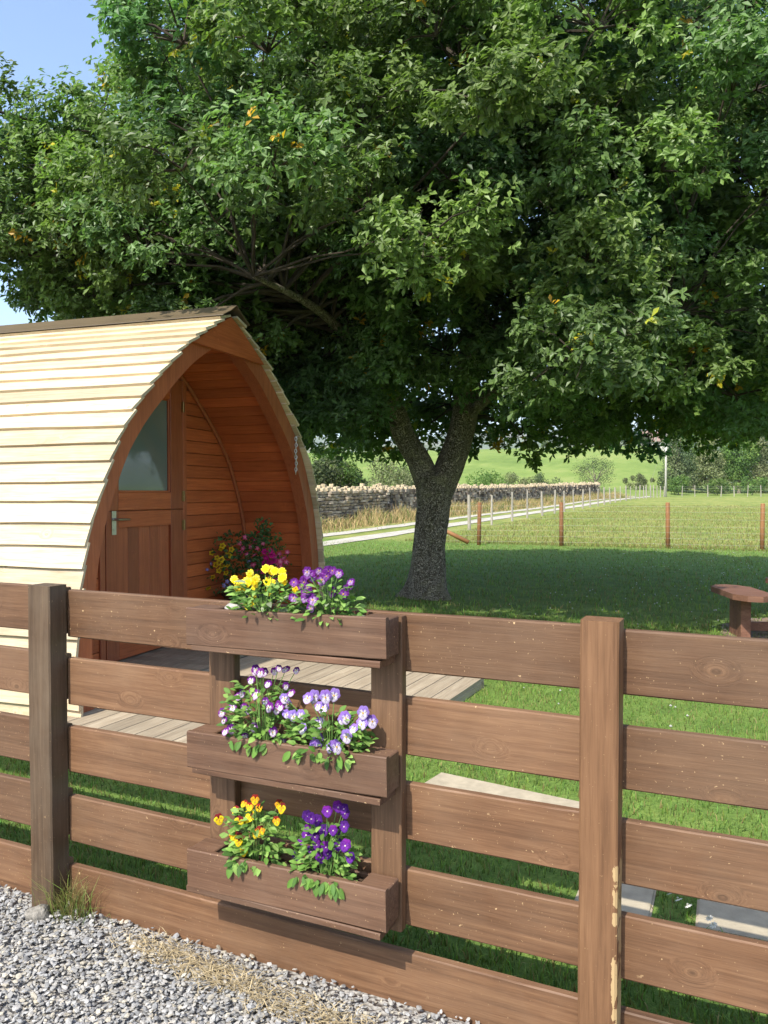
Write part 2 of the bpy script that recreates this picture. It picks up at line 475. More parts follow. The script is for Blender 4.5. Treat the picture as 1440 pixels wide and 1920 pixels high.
def sheet(name, poly, z, mat):
    me = py_mesh(name, [(x, y, z) for x, y in poly], [tuple(range(len(poly)))])
    return tag(obj(name, me, mat), kind='structure')
gpoly = [(-14, -8), (8, -8), (8, 2.13)]
for i in range(40):
    x = 4 - i * .2
    gpoly.append((x, 2.135 + .012 * math.sin(i * 1.7)))
gpoly.append((-14, 2.13))
sheet('gravel_yard', gpoly, .006, MAT['gravelbed'])

def rut(xc, w, seed):
    rr = random.Random(seed); V = []; F = []; ys = np.concatenate([np.arange(8, 60, 1.0), np.arange(60, 104, 2.0)])
    for i, y in enumerate(ys):
        c = xc + .25 * math.sin(y * .07); hw = w / 2 * rr.uniform(.85, 1.12)
        for x in (c - hw, c + hw): V.append((x + rr.uniform(-.06, .06), y, gz(x, y) + .02))
        if i: F.append((2 * i - 2, 2 * i - 1, 2 * i + 1, 2 * i))
    return tag(obj('track', py_mesh('track', V, F), MAT['track']), kind='structure')
rut(-11.95, .95, 1); rut(-13.75, .75, 2)

def far_ridge(name, dist, hbase, pts, seed):
    """a long hill: crest heights given against lateral position, with real depth"""
    us = np.linspace(-dist * 1.6, dist * 1.6, 160); V = []; F = []
    rng = np.random.default_rng(seed)
    ph = rng.uniform(0, 6, 6)
    for j, (dd, f) in enumerate([(-.34, 0), (-.25, .22), (-.16, .5), (-.08, .78), (0, 1.0), (.15, .8), (.4, .1)]):
        for u in us:
            t = u / dist
            c = np.interp(t, [p[0] for p in pts], [p[1] for p in pts])
            c *= 1 + .06 * math.sin(t * 9 + ph[0]) + .035 * math.sin(t * 23 + ph[1]) + .02 * math.sin(t * 51 + ph[2])
            d = dist * (1 + dd) + 60 * math.sin(t * 6 + j)
            x, y = xy(u * (1 + dd), d)
            V.append((x, y, hbase + f * c + (12 * math.sin(t * 40 + j * 2) * f * (1 - f))))
    n = len(us)
    for j in range(6):
        for i in range(n - 1): F.append((j * n + i, j * n + i + 1, (j + 1) * n + i + 1, (j + 1) * n + i))
    return tag(obj(name, py_mesh(name, V, F, True), MAT['far']), kind='structure')
far_ridge('hill', 2300, -30, [(-1.6, 150), (-.5, 190), (-.1, 172), (.1, 150), (.25, 175), (.35, 200), (1.6, 150)], 3)
far_ridge('hill', 3900, -40, [(-1.6, 330), (-.3, 360), (0, 330), (.2, 345), (.4, 300), (1.6, 330)], 5)

# ================================================================== fence in front
RAIL_Y0, RAIL_Y1 = 2.112, 2.140          # rails fixed to the back of the posts
fence = thing('slatted_fence', 'brown stained timber fence of wide horizontal boards between square posts', 'fence', (0, 0, 0))
def post(x0, x1, top, mat, y0=2.028, y1=2.110, lean=0.0):
    c = (x0 + x1) / 2
    return beam('post', (c + lean, (y0 + y1) / 2, -.08), (c, (y0 + y1) / 2, top), x1 - x0, y1 - y0, mat, fence, up=(0, 1, 0), n=14, ch=.005, jit=.0008, warp=.0012)
post(-4.36, -4.26, 1.18, MAT['fence_post'])
post(-2.344, -2.237, 1.176, MAT['fence_post_old'])
post(-.401, -.305, 1.182, MAT['fence_post'])
post(1.60, 1.70, 1.18, MAT['fence_post'])
tops = [1.156, .910, .660, .414, .164]
bays = [(-4.34, -2.25, [.006, .010, .008, .012, .012]), (-2.24, -.345, [0, 0, -.002, -.004, -.004]), (-.338, 1.66, [-.006, -.008, -.004, -.002, -.006])]
for x0, x1, dz in bays:
    for k, t in enumerate(tops):
        h = .166 + (k == 4) * .01 + random.uniform(-.004, .004)
        zt = t + dz[k]
        beam('rail', (x0, (RAIL_Y0 + RAIL_Y1) / 2, zt - h / 2 + random.uniform(-.003, .003)), (x1, (RAIL_Y0 + RAIL_Y1) / 2, zt - h / 2 + random.uniform(-.003, .003)),
             RAIL_Y1 - RAIL_Y0, h, MAT['fence'], fence, n=22, ch=.004, jit=.0006, warp=.0016)

# ================================================================== pallet planter on the fence
PX0, PX1, PYF = -1.592, -.912, 1.966
planter = thing('pallet_planter', 'brown pallet planter with three stacked trough boxes fixed to the fence', 'planter', (0, 0, 0))
for x0, x1 in ((-1.588, -1.490), (-1.010, -.912)):
    beam('stile', ((x0 + x1) / 2, 2.092, .24), ((x0 + x1) / 2, 2.092, 1.150), x1 - x0, .034, MAT['planter_z'], planter, up=(0, 1, 0), n=8, ch=.003, jit=.0005)
BOXZ = [(1.040, 1.155), (.660, .772), (.285, .405)]
for i, (z0, z1) in enumerate(BOXZ):
    dx = random.uniform(-.003, .003)
    yb = 2.072
    beam('front_board', (PX0 + dx, PYF + .010, (z0 + z1) / 2 - .006), (PX1 + dx, PYF + .010, (z0 + z1) / 2 + .006), .020, z1 - z0, MAT['planter'], planter, n=12, ch=.003, jit=.0006, warp=.001)
    beam('back_board', (PX0 + .02, yb - .008, (z0 + z1) / 2 - .004), (PX1 - .02, yb - .008, (z0 + z1) / 2 - .004), .014, z1 - z0 - .008, MAT['planter'], planter, n=8, ch=.003)
    bo = .02 if i < 2 else -.004
    beam('bottom_board', (PX0 + bo, (PYF + yb) / 2, z0 - .012), (PX1 - .018, (PYF + yb) / 2, z0 - .010), yb - PYF - .004, .020, MAT['planter'], planter, n=8, ch=.003, jit=.0006)
    for xe in (PX0 + .045, PX1 - .045):
        a = 1 if xe > -1.25 else -1
        # the ends are thick blocks of pallet timber; their tops show as flat ledges
        beam('end_block', (xe, PYF + .021, (z0 + z1) / 2 + a * .004), (xe, yb - .016, (z0 + z1) / 2 + a * .004), .088, z1 - z0 - .006, MAT['planter'], planter, n=2, ch=.003)
    # crumbly soil
    nx, ny = 26, 6; V = []; F = []
    for a in range(nx):
        for b in range(ny):
            V.append((PX0 + .09 + (PX1 - PX0 - .18) * a / (nx - 1), PYF + .021 + (yb - PYF - .037) * b / (ny - 1), z1 - .022 + random.uniform(-.006, .006)))
    for a in range(nx - 1):
        for b in range(ny - 1): F.append((a * ny + b, (a + 1) * ny + b, (a + 1) * ny + b + 1, a * ny + b + 1))
    obj('soil', py_mesh('soil', V, F), MAT['soil'], planter)

# ================================================================== violas and pansies
def flower_mesh(name, top, side, low, face, eye=(.75, .45, .02), size=1.0, ruffle=.0, rim=None, whisk=(.06, .01, .08)):
    V, F, Cc = [], [], []
    rr = random.Random(hash(name) % 1000 if False else len(name))
    specs = [(68, .019, .0125, top, -.0030, 0.0), (112, .019, .0125, top, -.0045, 0.0), (8, .0165, .0115, side, -.0012, .8), (172, .0165, .0115, side, -.0020, .8), (270, .0185, .0135, low, 0.0, 1.0)]
    for (deg, ln, wd, colr, z0, fw) in specs:
        a = math.radians(deg); ca, sa = math.cos(a), math.sin(a)
        base = len(V)
        def put(l, w, z, c):
            x, y = l * ca - w * sa, l * sa + w * ca
            V.append((x * size, y * size, z * size)); Cc.append(c)
        put(.000, 0, z0 + .0006, face if fw else colr)
        N = 9
        for ring, (fr, zz) in enumerate([(.42, .0022), (.74, .0030), (1.0, .0008)]):
            for k in range(N):
                t = -1 + 2 * k / (N - 1)                       # across the petal
                w = wd * t * (fr ** .7)
                l = ln * fr * (1 - .52 * abs(t) ** 2.4) + ln * .12 * (1 - abs(t))
                z = z0 + zz + ruffle * .004 * math.sin(t * 7 + deg) * fr * fr
                if ring == 0: c = face if fw else colr
                elif ring == 1: c = tuple(f_ * .75 * fw + (1 - .75 * fw) * c_ for f_, c_ in zip(face, colr)) if fw > .9 else colr
                else: c = rim or colr
                if ring == 0 and fw and k in (3, 5): c = whisk
                put(l, w, z, c)
        for k in range(N - 1):
            F.append((base, base + 1 + k, base + 2 + k))
            for ring in range(2):
                p, q = base + 1 + ring * N, base + 1 + (ring + 1) * N
                F.append((p + k, q + k, q + k + 1)); F.append((p + k, q + k + 1, p + k + 1))
    b = len(V)
    for k in range(6):
        V.append((.0028 * size * math.cos(k), (.0028 * math.sin(k) - .001) * size, .0042 * size)); Cc.append(eye)
    V.append((0, -.001 * size, .0056 * size)); Cc.append(eye)
    for k in range(6): F.append((b + k, b + (k + 1) % 6, b + 6))
    return fast_mesh(name, V, F, Cc, True)

def leaf_mesh(name, col, ln=.06, wd=.028, curl=.25, fold=.12):
    V, F, Cc = [], [], []
    st = [(0, .10), (.18, .12), (.35, .75), (.55, 1.0), (.75, .82), (.9, .45), (1, .04)]
    for (t, w) in st:
        z = -curl * ln * t * t
        for s in (-1, 0, 1):
            V.append((s * w * wd / 2, t * ln, z + abs(s) * fold * w * wd)); Cc.append(tuple(c * (1.0 if s else 1.18) for c in col))
    for i in range(len(st) - 1):
        for j in range(2): a = i * 3 + j; F.append((a, a + 1, a + 4, a + 3))
    return fast_mesh(name, V, F, Cc, True)
LEAFS = [leaf_mesh('viola_leaf', c, l, w, k) for c, l, w, k in [((.10, .20, .035), .055, .026, .25), ((.14, .25, .05), .045, .024, .4), ((.07, .15, .03), .06, .022, .15), ((.19, .30, .075), .050, .028, .5)]]
PALELEAF = leaf_mesh('pale_leaf', (.24, .27, .17), .075, .03, .55)

def orient(zdir, updir, loc, sc=1.0):
    z = Vector(zdir).normalized(); y = (Vector(updir) - z * Vector(updir).dot(z)).normalized(); x = y.cross(z)
    m = Matrix((x, y, z)).transposed().to_4x4()
    return Matrix.Translation(loc) @ m @ Matrix.Scale(sc, 4)

def viola(name, label, base, fl, meshes, nleaf, spread, height, group, seed, sizes=(.9, 1.2), face=(.38, -.9, .38), pale=0, low=0.0, extra=.85):
    rr = random.Random(seed)
    root = thing(name, label, 'flowering plant', base, 0, group)
    st = Buf(); bx, by, bz = base
    fl = list(fl) + [(x + rr.uniform(-.028, .028), z + rr.uniform(-.035, .012)) for x, z in rr.sample(fl, int(len(fl) * extra))]
    for i, (x, z) in enumerate(fl):
        p = Vector((x - bx, rr.uniform(-.035, .03), z - bz))
        p.y += -.03 * (1 - min(1, max(0, p.z / max(height, .01)))) * 1.2
        f = Vector(face) + Vector((rr.uniform(-.45, .45), rr.uniform(-.2, .3), rr.uniform(-.35, .4)))
        o = obj('flower', meshes[i % len(meshes)], MAT['petal'], root)
        o.matrix_local = orient(f, (rr.uniform(-.3, .3), 0, 1), p, rr.uniform(*sizes))
        q = p - f.normalized() * .006
        m1 = Vector((p.x * .45, p.y * .3, p.z * .55))
        st.tube([(p.x * .2, .0, -.01), m1, q + Vector((0, 0, .006)), q], [.0016, .0014, .0012, .001], 5, False)
    me = st.build('stems', MAT['stemmat'], root)
    for i in range(nleaf):
        a = rr.uniform(0, 2 * math.pi); r = spread * math.sqrt(rr.uniform(.02, 1)); h = height * rr.uniform(-.05, 1.0) * (1 - .35 * (r / spread) ** 2)
        p = Vector((r * math.cos(a), r * math.sin(a) * .45 - .012, h))
        down = rr.random() < low
        outw = Vector((math.cos(a), math.sin(a) * .7 - .25, rr.uniform(-.2, .9))).normalized()
        nrm = Vector((rr.uniform(-.4, .8), rr.uniform(-1.0, .1), .9)).normalized()
        if down:
            p = Vector((rr.uniform(-.8, .8) * spread, -.050, rr.uniform(.004, .02))); outw = Vector((rr.uniform(-.7, .7), -.55, -.7)).normalized(); nrm = Vector((rr.uniform(-.3, .6), -.9, .5)).normalized()
        ms = PALELEAF if i < pale else LEAFS[rr.randrange(len(LEAFS))]
        o = obj('leaf', ms, MAT['leaf'], root)
        y = outw; z = (nrm - y * nrm.dot(y)).normalized()
        o.matrix_local = orient(z, y, p, rr.uniform(.34, .66) if not down else rr.uniform(.55, .85))
    return root
MAT['stemmat'] = simple('green_stem', (.10, .19, .04), .6)
VG = 'pansies and violas in the fence planter'
YB = 2.02
yel = (.85, .66, .02); dkp = (.10, .012, .16); mag = (.22, .02, .27); whi = (.82, .78, .82); lav = (.32, .20, .60); lil = (.55, .42, .72)
F_yel = [flower_mesh('yellow_pansy', yel, yel, (.9, .74, .05), (.85, .6, .01), size=1.35, ruffle=1.3, rim=(.92, .78, .10), whisk=(.7, .5, .01)), flower_mesh('yellow_pansy_pale', (.88, .74, .06), (.9, .78, .12), yel, (.85, .6, .01), size=1.25, ruffle=1.5, whisk=(.8, .55, .01))]
F_pur = [flower_mesh('purple_pansy', dkp, (.16, .015, .22), (.16, .015, .22), (.26, .10, .34), size=1.2, ruffle=.8), flower_mesh('purple_pansy_lilac', dkp, (.15, .014, .22), (.20, .03, .28), (.42, .30, .48), size=1.15, ruffle=.8)]
F_wp = [flower_mesh('white_faced_viola', (.17, .02, .24), (.26, .04, .32), (.40, .16, .46), whi, size=1.0, rim=None), flower_mesh('white_faced_viola_dark', (.10, .012, .17), (.17, .02, .25), (.24, .05, .32), whi, size=.98)]
F_lav = [flower_mesh('lavender_viola', (.30, .16, .56), lav, lil, (.78, .72, .84), size=1.3), flower_mesh('lavender_viola_pale', lav, lav, lil, whi, size=1.2)]
F_yr = [flower_mesh('red_yellow_viola', (.27, .022, .018), (.80, .36, .02), (.88, .66, .03), (.88, .6, .02), size=1.1), flower_mesh('yellow_maroon_viola', (.20, .015, .02), yel, yel, (.85, .55, .02), size=1.05)]
F_vio = [flower_mesh('deep_violet_viola', (.062, .010, .155), (.075, .012, .19), (.085, .014, .21), (.14, .03, .30), size=1.15, eye=(.7, .6, .5)), flower_mesh('magenta_violet_viola', (.16, .015, .24), (.10, .012, .2), (.075, .012, .19), (.16, .03, .3), size=1.1, eye=(.7, .6, .5))]

TL = [(-1.342, 1.274), (-1.349, 1.245), (-1.311, 1.268), (-1.4, 1.234), (-1.422, 1.215), (-1.381, 1.179), (-1.262, 1.254), (-1.237, 1.221), (-1.327, 1.206), (-1.429, 1.241), (-1.289, 1.266), (-1.368, 1.263), (-1.336, 1.235), (-1.262, 1.241), (-1.39, 1.165)]
TR = [(-1.186, 1.263), (-1.159, 1.274), (-1.127, 1.273), (-1.084, 1.272), (-1.201, 1.241), (-1.142, 1.249), (-1.116, 1.215), (-1.038, 1.251), (-1.055, 1.238), (-1.177, 1.255), (-1.204, 1.226), (-1.142, 1.198), (-1.107, 1.266), (-1.171, 1.23), (-1.213, 1.243)]
ML = [(-1.377, .961), (-1.344, .962), (-1.27, .976), (-1.235, .975), (-1.318, .963), (-1.252, .933), (-1.433, .88), (-1.405, .897), (-1.367, .894), (-1.401, .928), (-1.445, .848), (-1.469, .832), (-1.269, .87), (-1.289, .857), (-1.438, .787), (-1.363, .798), (-1.282, .8), (-1.319, .881), (-1.411, .849)]
MR = [(-1.175, .907), (-1.26, .895), (-1.125, .912), (-1.18, .823), (-1.056, .862), (-.999, .883), (-1.019, .841), (-1.002, .853), (-1.155, .78), (-1.209, .752), (-1.085, .782), (-1.134, .891), (-1.242, .855), (-1.196, .858)]
BL = [(-1.361, .578), (-1.397, .509), (-1.286, .526), (-1.283, .556), (-1.346, .483), (-1.398, .455), (-1.443, .452), (-1.423, .486), (-1.426, .543), (-1.462, .515), (-1.377, .535)]
BR = [(-1.172, .564), (-1.112, .585), (-1.069, .577), (-1.194, .508), (-1.149, .506), (-1.091, .535), (-1.068, .541), (-1.222, .459), (-1.179, .448), (-1.114, .484), (-1.085, .484), (-1.048, .502), (-1.129, .523), (-1.144, .476), (-1.161, .54)]
viola('pansy_plant', 'bright yellow pansy plant at the left of the top planter box', (-1.34, YB, 1.135), TL, F_yel, 240, .10, .115, VG, 1, (.48, .74), extra=.35, pale=8)
viola('pansy_plant', 'purple and lilac pansy plant at the right of the top planter box', (-1.12, YB, 1.135), TR, F_pur, 250, .10, .12, VG, 2, (.55, .84), pale=6)
viola('viola_plant', 'purple viola plant with white faces at the left of the middle planter box', (-1.35, YB, .752), ML, F_wp, 295, .115, .20, VG, 3, (.60, .82), low=.03)
viola('viola_plant', 'lavender viola plant with white lower petals at the right of the middle box', (-1.11, YB, .752), MR, F_lav, 290, .13, .12, VG, 4, (.5, .86), low=.05)
viola('viola_plant', 'yellow and maroon viola plant at the left of the bottom planter box', (-1.37, YB, .383), BL, F_yr, 270, .095, .165, VG, 5, (.56, .82), low=.03)
viola('viola_plant', 'deep violet viola plant at the right of the bottom planter box', (-1.13, YB, .383), BR, F_vio, 265, .095, .16, VG, 6, (.60, .84), low=.08)

# ================================================================== camping pod
PODR = math.radians(6.0)
pod = thing('camping_pod', 'arched timber camping pod with pale lapped boards and a red stained porch', 'cabin', (-4.083, 5.698, 0), PODR)
PR = [(0, 3.075), (.2, 2.985), (.4, 2.872), (.58, 2.775), (.745, 2.668), (.93, 2.52), (1.10, 2.375), (1.25, 2.245), (1.37, 2.128), (1.53, 1.942), (1.64, 1.765), (1.742, 1.565), (1.83, 1.37), (1.895, 1.155), (1.95, .9), (1.985, .6), (1.985, .35), (1.955, 0.0)]
def resample(P, n=240):
    P = np.array(P); s = np.concatenate([[0], np.cumsum(np.hypot(*np.diff(P, axis=0).T))])
    t = np.linspace(0, s[-1], n); q = np.stack([np.interp(t, s, P[:, 0]), np.interp(t, s, P[:, 1])], 1)
    for _ in range(12): q[1:-1] = .25 * q[:-2] + .5 * q[1:-1] + .25 * q[2:]
    return q
PQ = resample(PR)
PS = np.concatenate([[0], np.cumsum(np.hypot(*np.diff(PQ, axis=0).T))])
PT = np.gradient(PQ, axis=0); PT /= np.linalg.norm(PT, axis=1)[:, None]
PN = np.stack([-PT[:, 1], PT[:, 0]], 1)          # outward
PN = np.where((PN[:, :1] < 0), -PN, PN)
def at(s, inset=0.0):
    y = np.interp(s, PS, PQ[:, 0]); z = np.interp(s, PS, PQ[:, 1]); ny = np.interp(s, PS, PN[:, 0]); nz_ = np.interp(s, PS, PN[:, 1])
    return float(max(0.0, y - ny * inset)) if inset else float(y), float(z - nz_ * inset)
def inset_y(z, inset):
    """half width of the inset profile at height z"""
    pts = np.array([(PQ[i, 0] - PN[i, 0] * inset, PQ[i, 1] - PN[i, 1] * inset) for i in range(len(PQ))])
    pts = pts[pts[:, 0] > 0]; o = np.argsort(pts[:, 1])
    return float(np.interp(z, pts[o, 1], pts[o, 0], right=0.0))
LEN = 6.4
# shell behind the boards
for sg in (1, -1):
    V, F = [], []; S = np.linspace(0, PS[-1], 40)
    for s in S:
        for ins in (.048, .095):
            y, z = at(s, ins)
            V += [(-.10, sg * y, z), (-LEN, sg * y, z)]
    for i in range(len(S) - 1):
        a, b = 4 * i, 4 * i + 4
        F += [(a, a + 1, b + 1, b), (a + 2, b + 2, b + 3, a + 3), (a, b, b + 2, a + 2), (a + 1, a + 3, b + 3, b + 1)]
    obj('shell', py_mesh('shell', V, F, True), MAT['red'], pod)
# lapped boards
EXP = .150
nc = int((PS[-1] - .10) / EXP) + 1
for sg in (-1, 1):
    for i in range(nc):
        s0 = .08 + i * EXP; s1 = min(s0 + EXP, PS[-1] - .005); st_ = max(0.0, s0 - .03)
        n = 26; V = []; F = []; fr = random.uniform(-.012, .018); ph = random.uniform(0, 6)
        for k in range(n + 1):
            x = fr - (LEN + fr) * k / n
            wv = .005 * math.sin(x * 1.3 + ph) + .0025 * math.sin(x * 4.1 + 2 * ph) + random.uniform(-.0025, .0025)
            (ya, za), (yb, zb), (yc, zc), (yd, zd) = at(st_, .024), at(s1 + wv, -.003), at(s1 + wv, .022), at(st_, .042)
            V += [(x, sg * ya, za), (x, sg * yb, zb), (x, sg * yc, zc), (x, sg * yd, zd)]
        for k in range(n):
            a, b = 4 * k, 4 * k + 4
            for j in range(4):
                j2 = (j + 1) % 4
                F.append((a + j, a + j2, b + j2, b + j) if sg < 0 else (a + j2, a + j, b + j, b + j2))
        F += [(0, 3, 2, 1), (4 * n, 4 * n + 1, 4 * n + 2, 4 * n + 3)]
        obj('cladding_board', py_mesh('cladding_board', V, F), MAT['shingle'], pod)
# ridge cap
sec = [(-at(.24, -.022)[0], at(.24, -.022)[1]), (-.10, at(.10, -.022)[1]), (0, 3.118), (.10, at(.10, -.022)[1]), (at(.24, -.022)[0], at(.24, -.022)[1])]
prism('ridge_cap', sec + [(y, z - .008) for y, z in reversed(sec)], -LEN - .04, .035, MAT['ridge'], pod)
# arch beams and gusset
for sg in (-1, 1):
    S = np.linspace(0.0, PS[-1], 44); V = []; F = []
    for s in S:
        (yo, zo), (yi, zi) = at(s, .046), at(s, .215)
        yo = max(yo, .0); yi = max(yi, .0)
        V += [(-.055, sg * yo, zo), (-.055, sg * yi, zi), (-.175, sg * yi, zi), (-.175, sg * yo, zo)]
    for i in range(len(S) - 1):
        a, b = 4 * i, 4 * i + 4
        for j in range(4): F.append((a + j, a + (j + 1) % 4, b + (j + 1) % 4, b + j))
    e = 4 * (len(S) - 1); F += [(0, 1, 2, 3), (e, e + 3, e + 2, e + 1)]
    me = py_mesh('arch_beam', V, F); bm = bmesh.new(); bm.from_mesh(me); bmesh.ops.recalc_face_normals(bm, faces=bm.faces); bm.to_mesh(me); bm.free()
    obj('arch_beam', me, MAT['red_z'], pod)
gs = [at(s, .052) for s in np.linspace(.0, 2, 80)]
gs = [(max(y, 0.0), z) for y, z in gs if z > 2.69]
poly = [(-y, z) for y, z in reversed(gs)] + [(y, z) for y, z in gs[1:]]
prism('gusset_plate', poly, -.052, -.018, MAT['red_y'], pod)
# porch lining, one board at a time
XW = -.88                                    # face of the door wall
for sg in (-1, 1):
    s = .16
    while s < PS[-1] - .02:
        s2 = min(s + .128, PS[-1])
        (ya, za), (yb, zb), (yc, zc), (yd, zd) = at(s + .003, .128), at(s2 - .003, .128), at(s2 - .001, .098), at(s + .001, .098)
        prism('lining_board', [(sg * ya, za), (sg * yb, zb), (sg * yc, zc), (sg * yd, zd)], XW - .02, -.176, MAT['red'], pod)
        s = s2
# end walls
def section(ins):
    r = [at(s, ins) for s in np.linspace(0, PS[-1], 50)]
    top = max(z for y, z in r)
    r = [(y, z) for y, z in r if y > .001]
    apex = 3.075 - ins * 1.12
    return [(-y, z) for y, z in r[::-1]] + [(0, apex)] + r
prism('end_wall', section(.10), -LEN, -LEN + .05, MAT['red_y'], pod)
prism('end_wall', section(.10), XW - .09, XW - .045, MAT['red_y'], pod)
DL, DR, DT, DB, DS = -.585, .555, 2.585, .085, 1.355     # door left, right, top, bottom, split
z = .07
while z < 2.86:
    z2 = min(z + .122, 2.9)
    a, b = z + .004, z2 - .004
    ya, yb = inset_y(a, .13), inset_y(b, .13)
    if ya < .06: break
    if b < DT + .09:
        prism('wall_board', [(DR + .075, a), (ya, a), (yb, b), (DR + .075, b)], XW - .044, XW - .012, MAT['red_y'], pod)
        if ya > -DL + .08: prism('wall_board', [(-ya, a), (DL - .075, a), (DL - .075, b), (-yb, b)], XW - .044, XW - .012, MAT['red_y'], pod)
    else:
        prism('wall_board', [(-ya, a), (ya, a), (yb, b), (-yb, b)], XW - .044, XW - .012, MAT['red_y'], pod)
    z = z2
for y0, y1 in ((DR + .006, DR + .072), (DL - .072, DL - .006)):
    beam('door_frame', (XW - .02, (y0 + y1) / 2, .07), (XW - .02, (y0 + y1) / 2, DT + .07), .066, .05, MAT['red_z'], pod, up=(1, 0, 0), n=4)
beam('door_frame', (XW - .021, DL - .004, DT + .04), (XW - .021, DR + .004, DT + .04), .046, .06, MAT['red_y'], pod, n=3)
# stable door, two leaves
def leaf(z0, z1, kind):
    cx = XW - .022
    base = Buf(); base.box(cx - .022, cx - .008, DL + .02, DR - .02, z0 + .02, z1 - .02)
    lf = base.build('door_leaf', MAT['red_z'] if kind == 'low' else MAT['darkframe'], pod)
    W = .155; f = cx + .012
    for ya, yb in ((DL, DL + W + .01), (DR - W - .05, DR)):
        beam('door_stile', (f, (ya + yb) / 2, z0), (f, (ya + yb) / 2, z1), yb - ya, .040, MAT['red_z'], lf, up=(1, 0, 0), n=4, ch=.003)
    yl, yr = DL + W + .012, DR - W - .052
    zb = .155 if kind == 'up' else .16
    zt = .20 if kind == 'up' else .14
    for za, zc in ((z0, z0 + zb), (z1 - zt, z1)):
        beam('door_rail', (f - .001, yl, (za + zc) / 2), (f - .001, yr, (za + zc) / 2), .038, zc - za, MAT['red_y'], lf, n=4, ch=.003)
    if kind == 'up':
        g = Buf(); g.box(cx - .006, cx + .002, yl, yr, z0 + zb, z1 - zt); g.build('glass_pane', MAT['glass'], lf)
        for ya in (yl + .008, yr - .008): beam('glazing_bead', (cx + .012, ya, z0 + zb), (cx + .012, ya, z1 - zt), .016, .018, MAT['red_z'], lf, up=(1, 0, 0), n=2, ch=.002)
        for zq in (z0 + zb + .008, z1 - zt - .008): beam('glazing_bead', (cx + .011, yl + .017, zq), (cx + .011, yr - .017, zq), .016, .016, MAT['red_y'], lf, n=2, ch=.002)
    else:
        nb = 5; w = (yr - yl) / nb
        for k in range(nb):
            beam('panel_board', (cx + .001, yl + (k + .5) * w, z0 + zb + .002), (cx + .001, yl + (k + .5) * w, z1 - zt - .002), w - .004, .014, MAT['red_z'], lf, up=(1, 0, 0), n=3, ch=.003)
    zs = (z0 + .12, z1 - .25) if kind == 'up' else (z0 + .2, z1 - .15)
    for zq in zs:
        hb = Buf(); hb.tube([(f + .024, DR + .004, zq - .05), (f + .024, DR + .004, zq + .05)], [.007, .007], 8)
        hb.box(f + .0205, f + .024, DR - .028, DR + .03, zq - .048, zq + .048); hb.build('hinge', MAT['brass'], lf)
    if kind == 'low':
        hp = Buf(); zq = 1.255; yq = DL + .095
        hp.box(f + .0205, f + .027, yq - .028, yq + .028, zq - .10, zq + .10)
        hp.tube([(f + .02, yq, zq + .03), (f + .075, yq, zq + .03)], [.012, .011], 10)
        hp.tube([(f + .072, yq - .01, zq + .03), (f + .076, yq + .06, zq + .03), (f + .07, yq + .15, zq + .026)], [.011, .010, .009], 10)
        hp.tube([(f + .026, yq, zq - .055), (f + .031, yq, zq - .055)], [.011, .011], 10)
        hp.build('door_handle', MAT['steel'], lf)
leaf(DS + .004, DT, 'up'); leaf(DB, DS - .004, 'low')
# bent trim where door wall meets lining
tr = Buf(); pts = [at(s, .146) for s in np.linspace(.30, PS[-1] - .05, 40)]
tr.tube([(XW + .004, y, z) for y, z in pts], [.020] * 40, 8); tr.build('corner_trim', MAT['red_z'], pod, True)
tr = Buf(); tr.tube([(XW + .004, -y, z) for y, z in pts], [.020] * 40, 8); tr.build('corner_trim', MAT['red_z'], pod, True)
# porch floor
w = 2 * 1.84 / 26
for k in range(26):
    y = -1.84 + (k + .5) * w
    beam('floor_board', (XW - .04, y, .052), (-.05, y, .052), w - .006, .03, MAT['deck2'] if 'deck2' in MAT else MAT['deck'], pod, n=2, ch=.003)
b = Buf(); b.box(-LEN + .06, -.08, -1.80, 1.80, -.02, .034); b.build('floor_base', MAT['darkframe'], pod)

# chain hanging on the arch
ch = thing('chain', 'short silver chain hanging from the right arch of the pod porch', 'chain', (0, 0, 0))
def pod_pt(x, y, z):
    c, s = math.cos(PODR), math.sin(PODR); return (-4.083 + x * c - y * s, 5.698 + x * s + y * c, z)
tor = Buf()
V = []; F = []
for i in range(12):
    a = 2 * math.pi * i / 12
    cx, cz = .011 * math.cos(a), .021 * math.sin(a)
    for j in range(6):
        b_ = 2 * math.pi * j / 6
        V.append((cx + .0045 * math.cos(b_) * math.cos(a), .0045 * math.sin(b_), cz + .0045 * math.cos(b_) * math.sin(a)))
for i in range(12):
    for j in range(6): F.append((i * 6 + j, i * 6 + (j + 1) % 6, ((i + 1) % 12) * 6 + (j + 1) % 6, ((i + 1) % 12) * 6 + j))
lm = py_mesh('chain_link', V, F, True)
yc0 = inset_y(2.03, .10)
for k in range(12):
    zz = 2.06 - .031 * k
    o = obj('chain_link', lm, MAT['steel'], ch)
    o.location = pod_pt(-.038 + .0, yc0 - .0 + .006 * math.sin(k), zz); o.rotation_euler = (0, 0, (math.pi / 2) * (k % 2) + PODR + .4)
hk = Buf(); hk.tube([pod_pt(-.052, yc0, 2.075), pod_pt(-.03, yc0, 2.085), pod_pt(-.032, yc0, 2.07)], [.005, .005, .005], 6); hk.build('hook', MAT['steel'], ch)

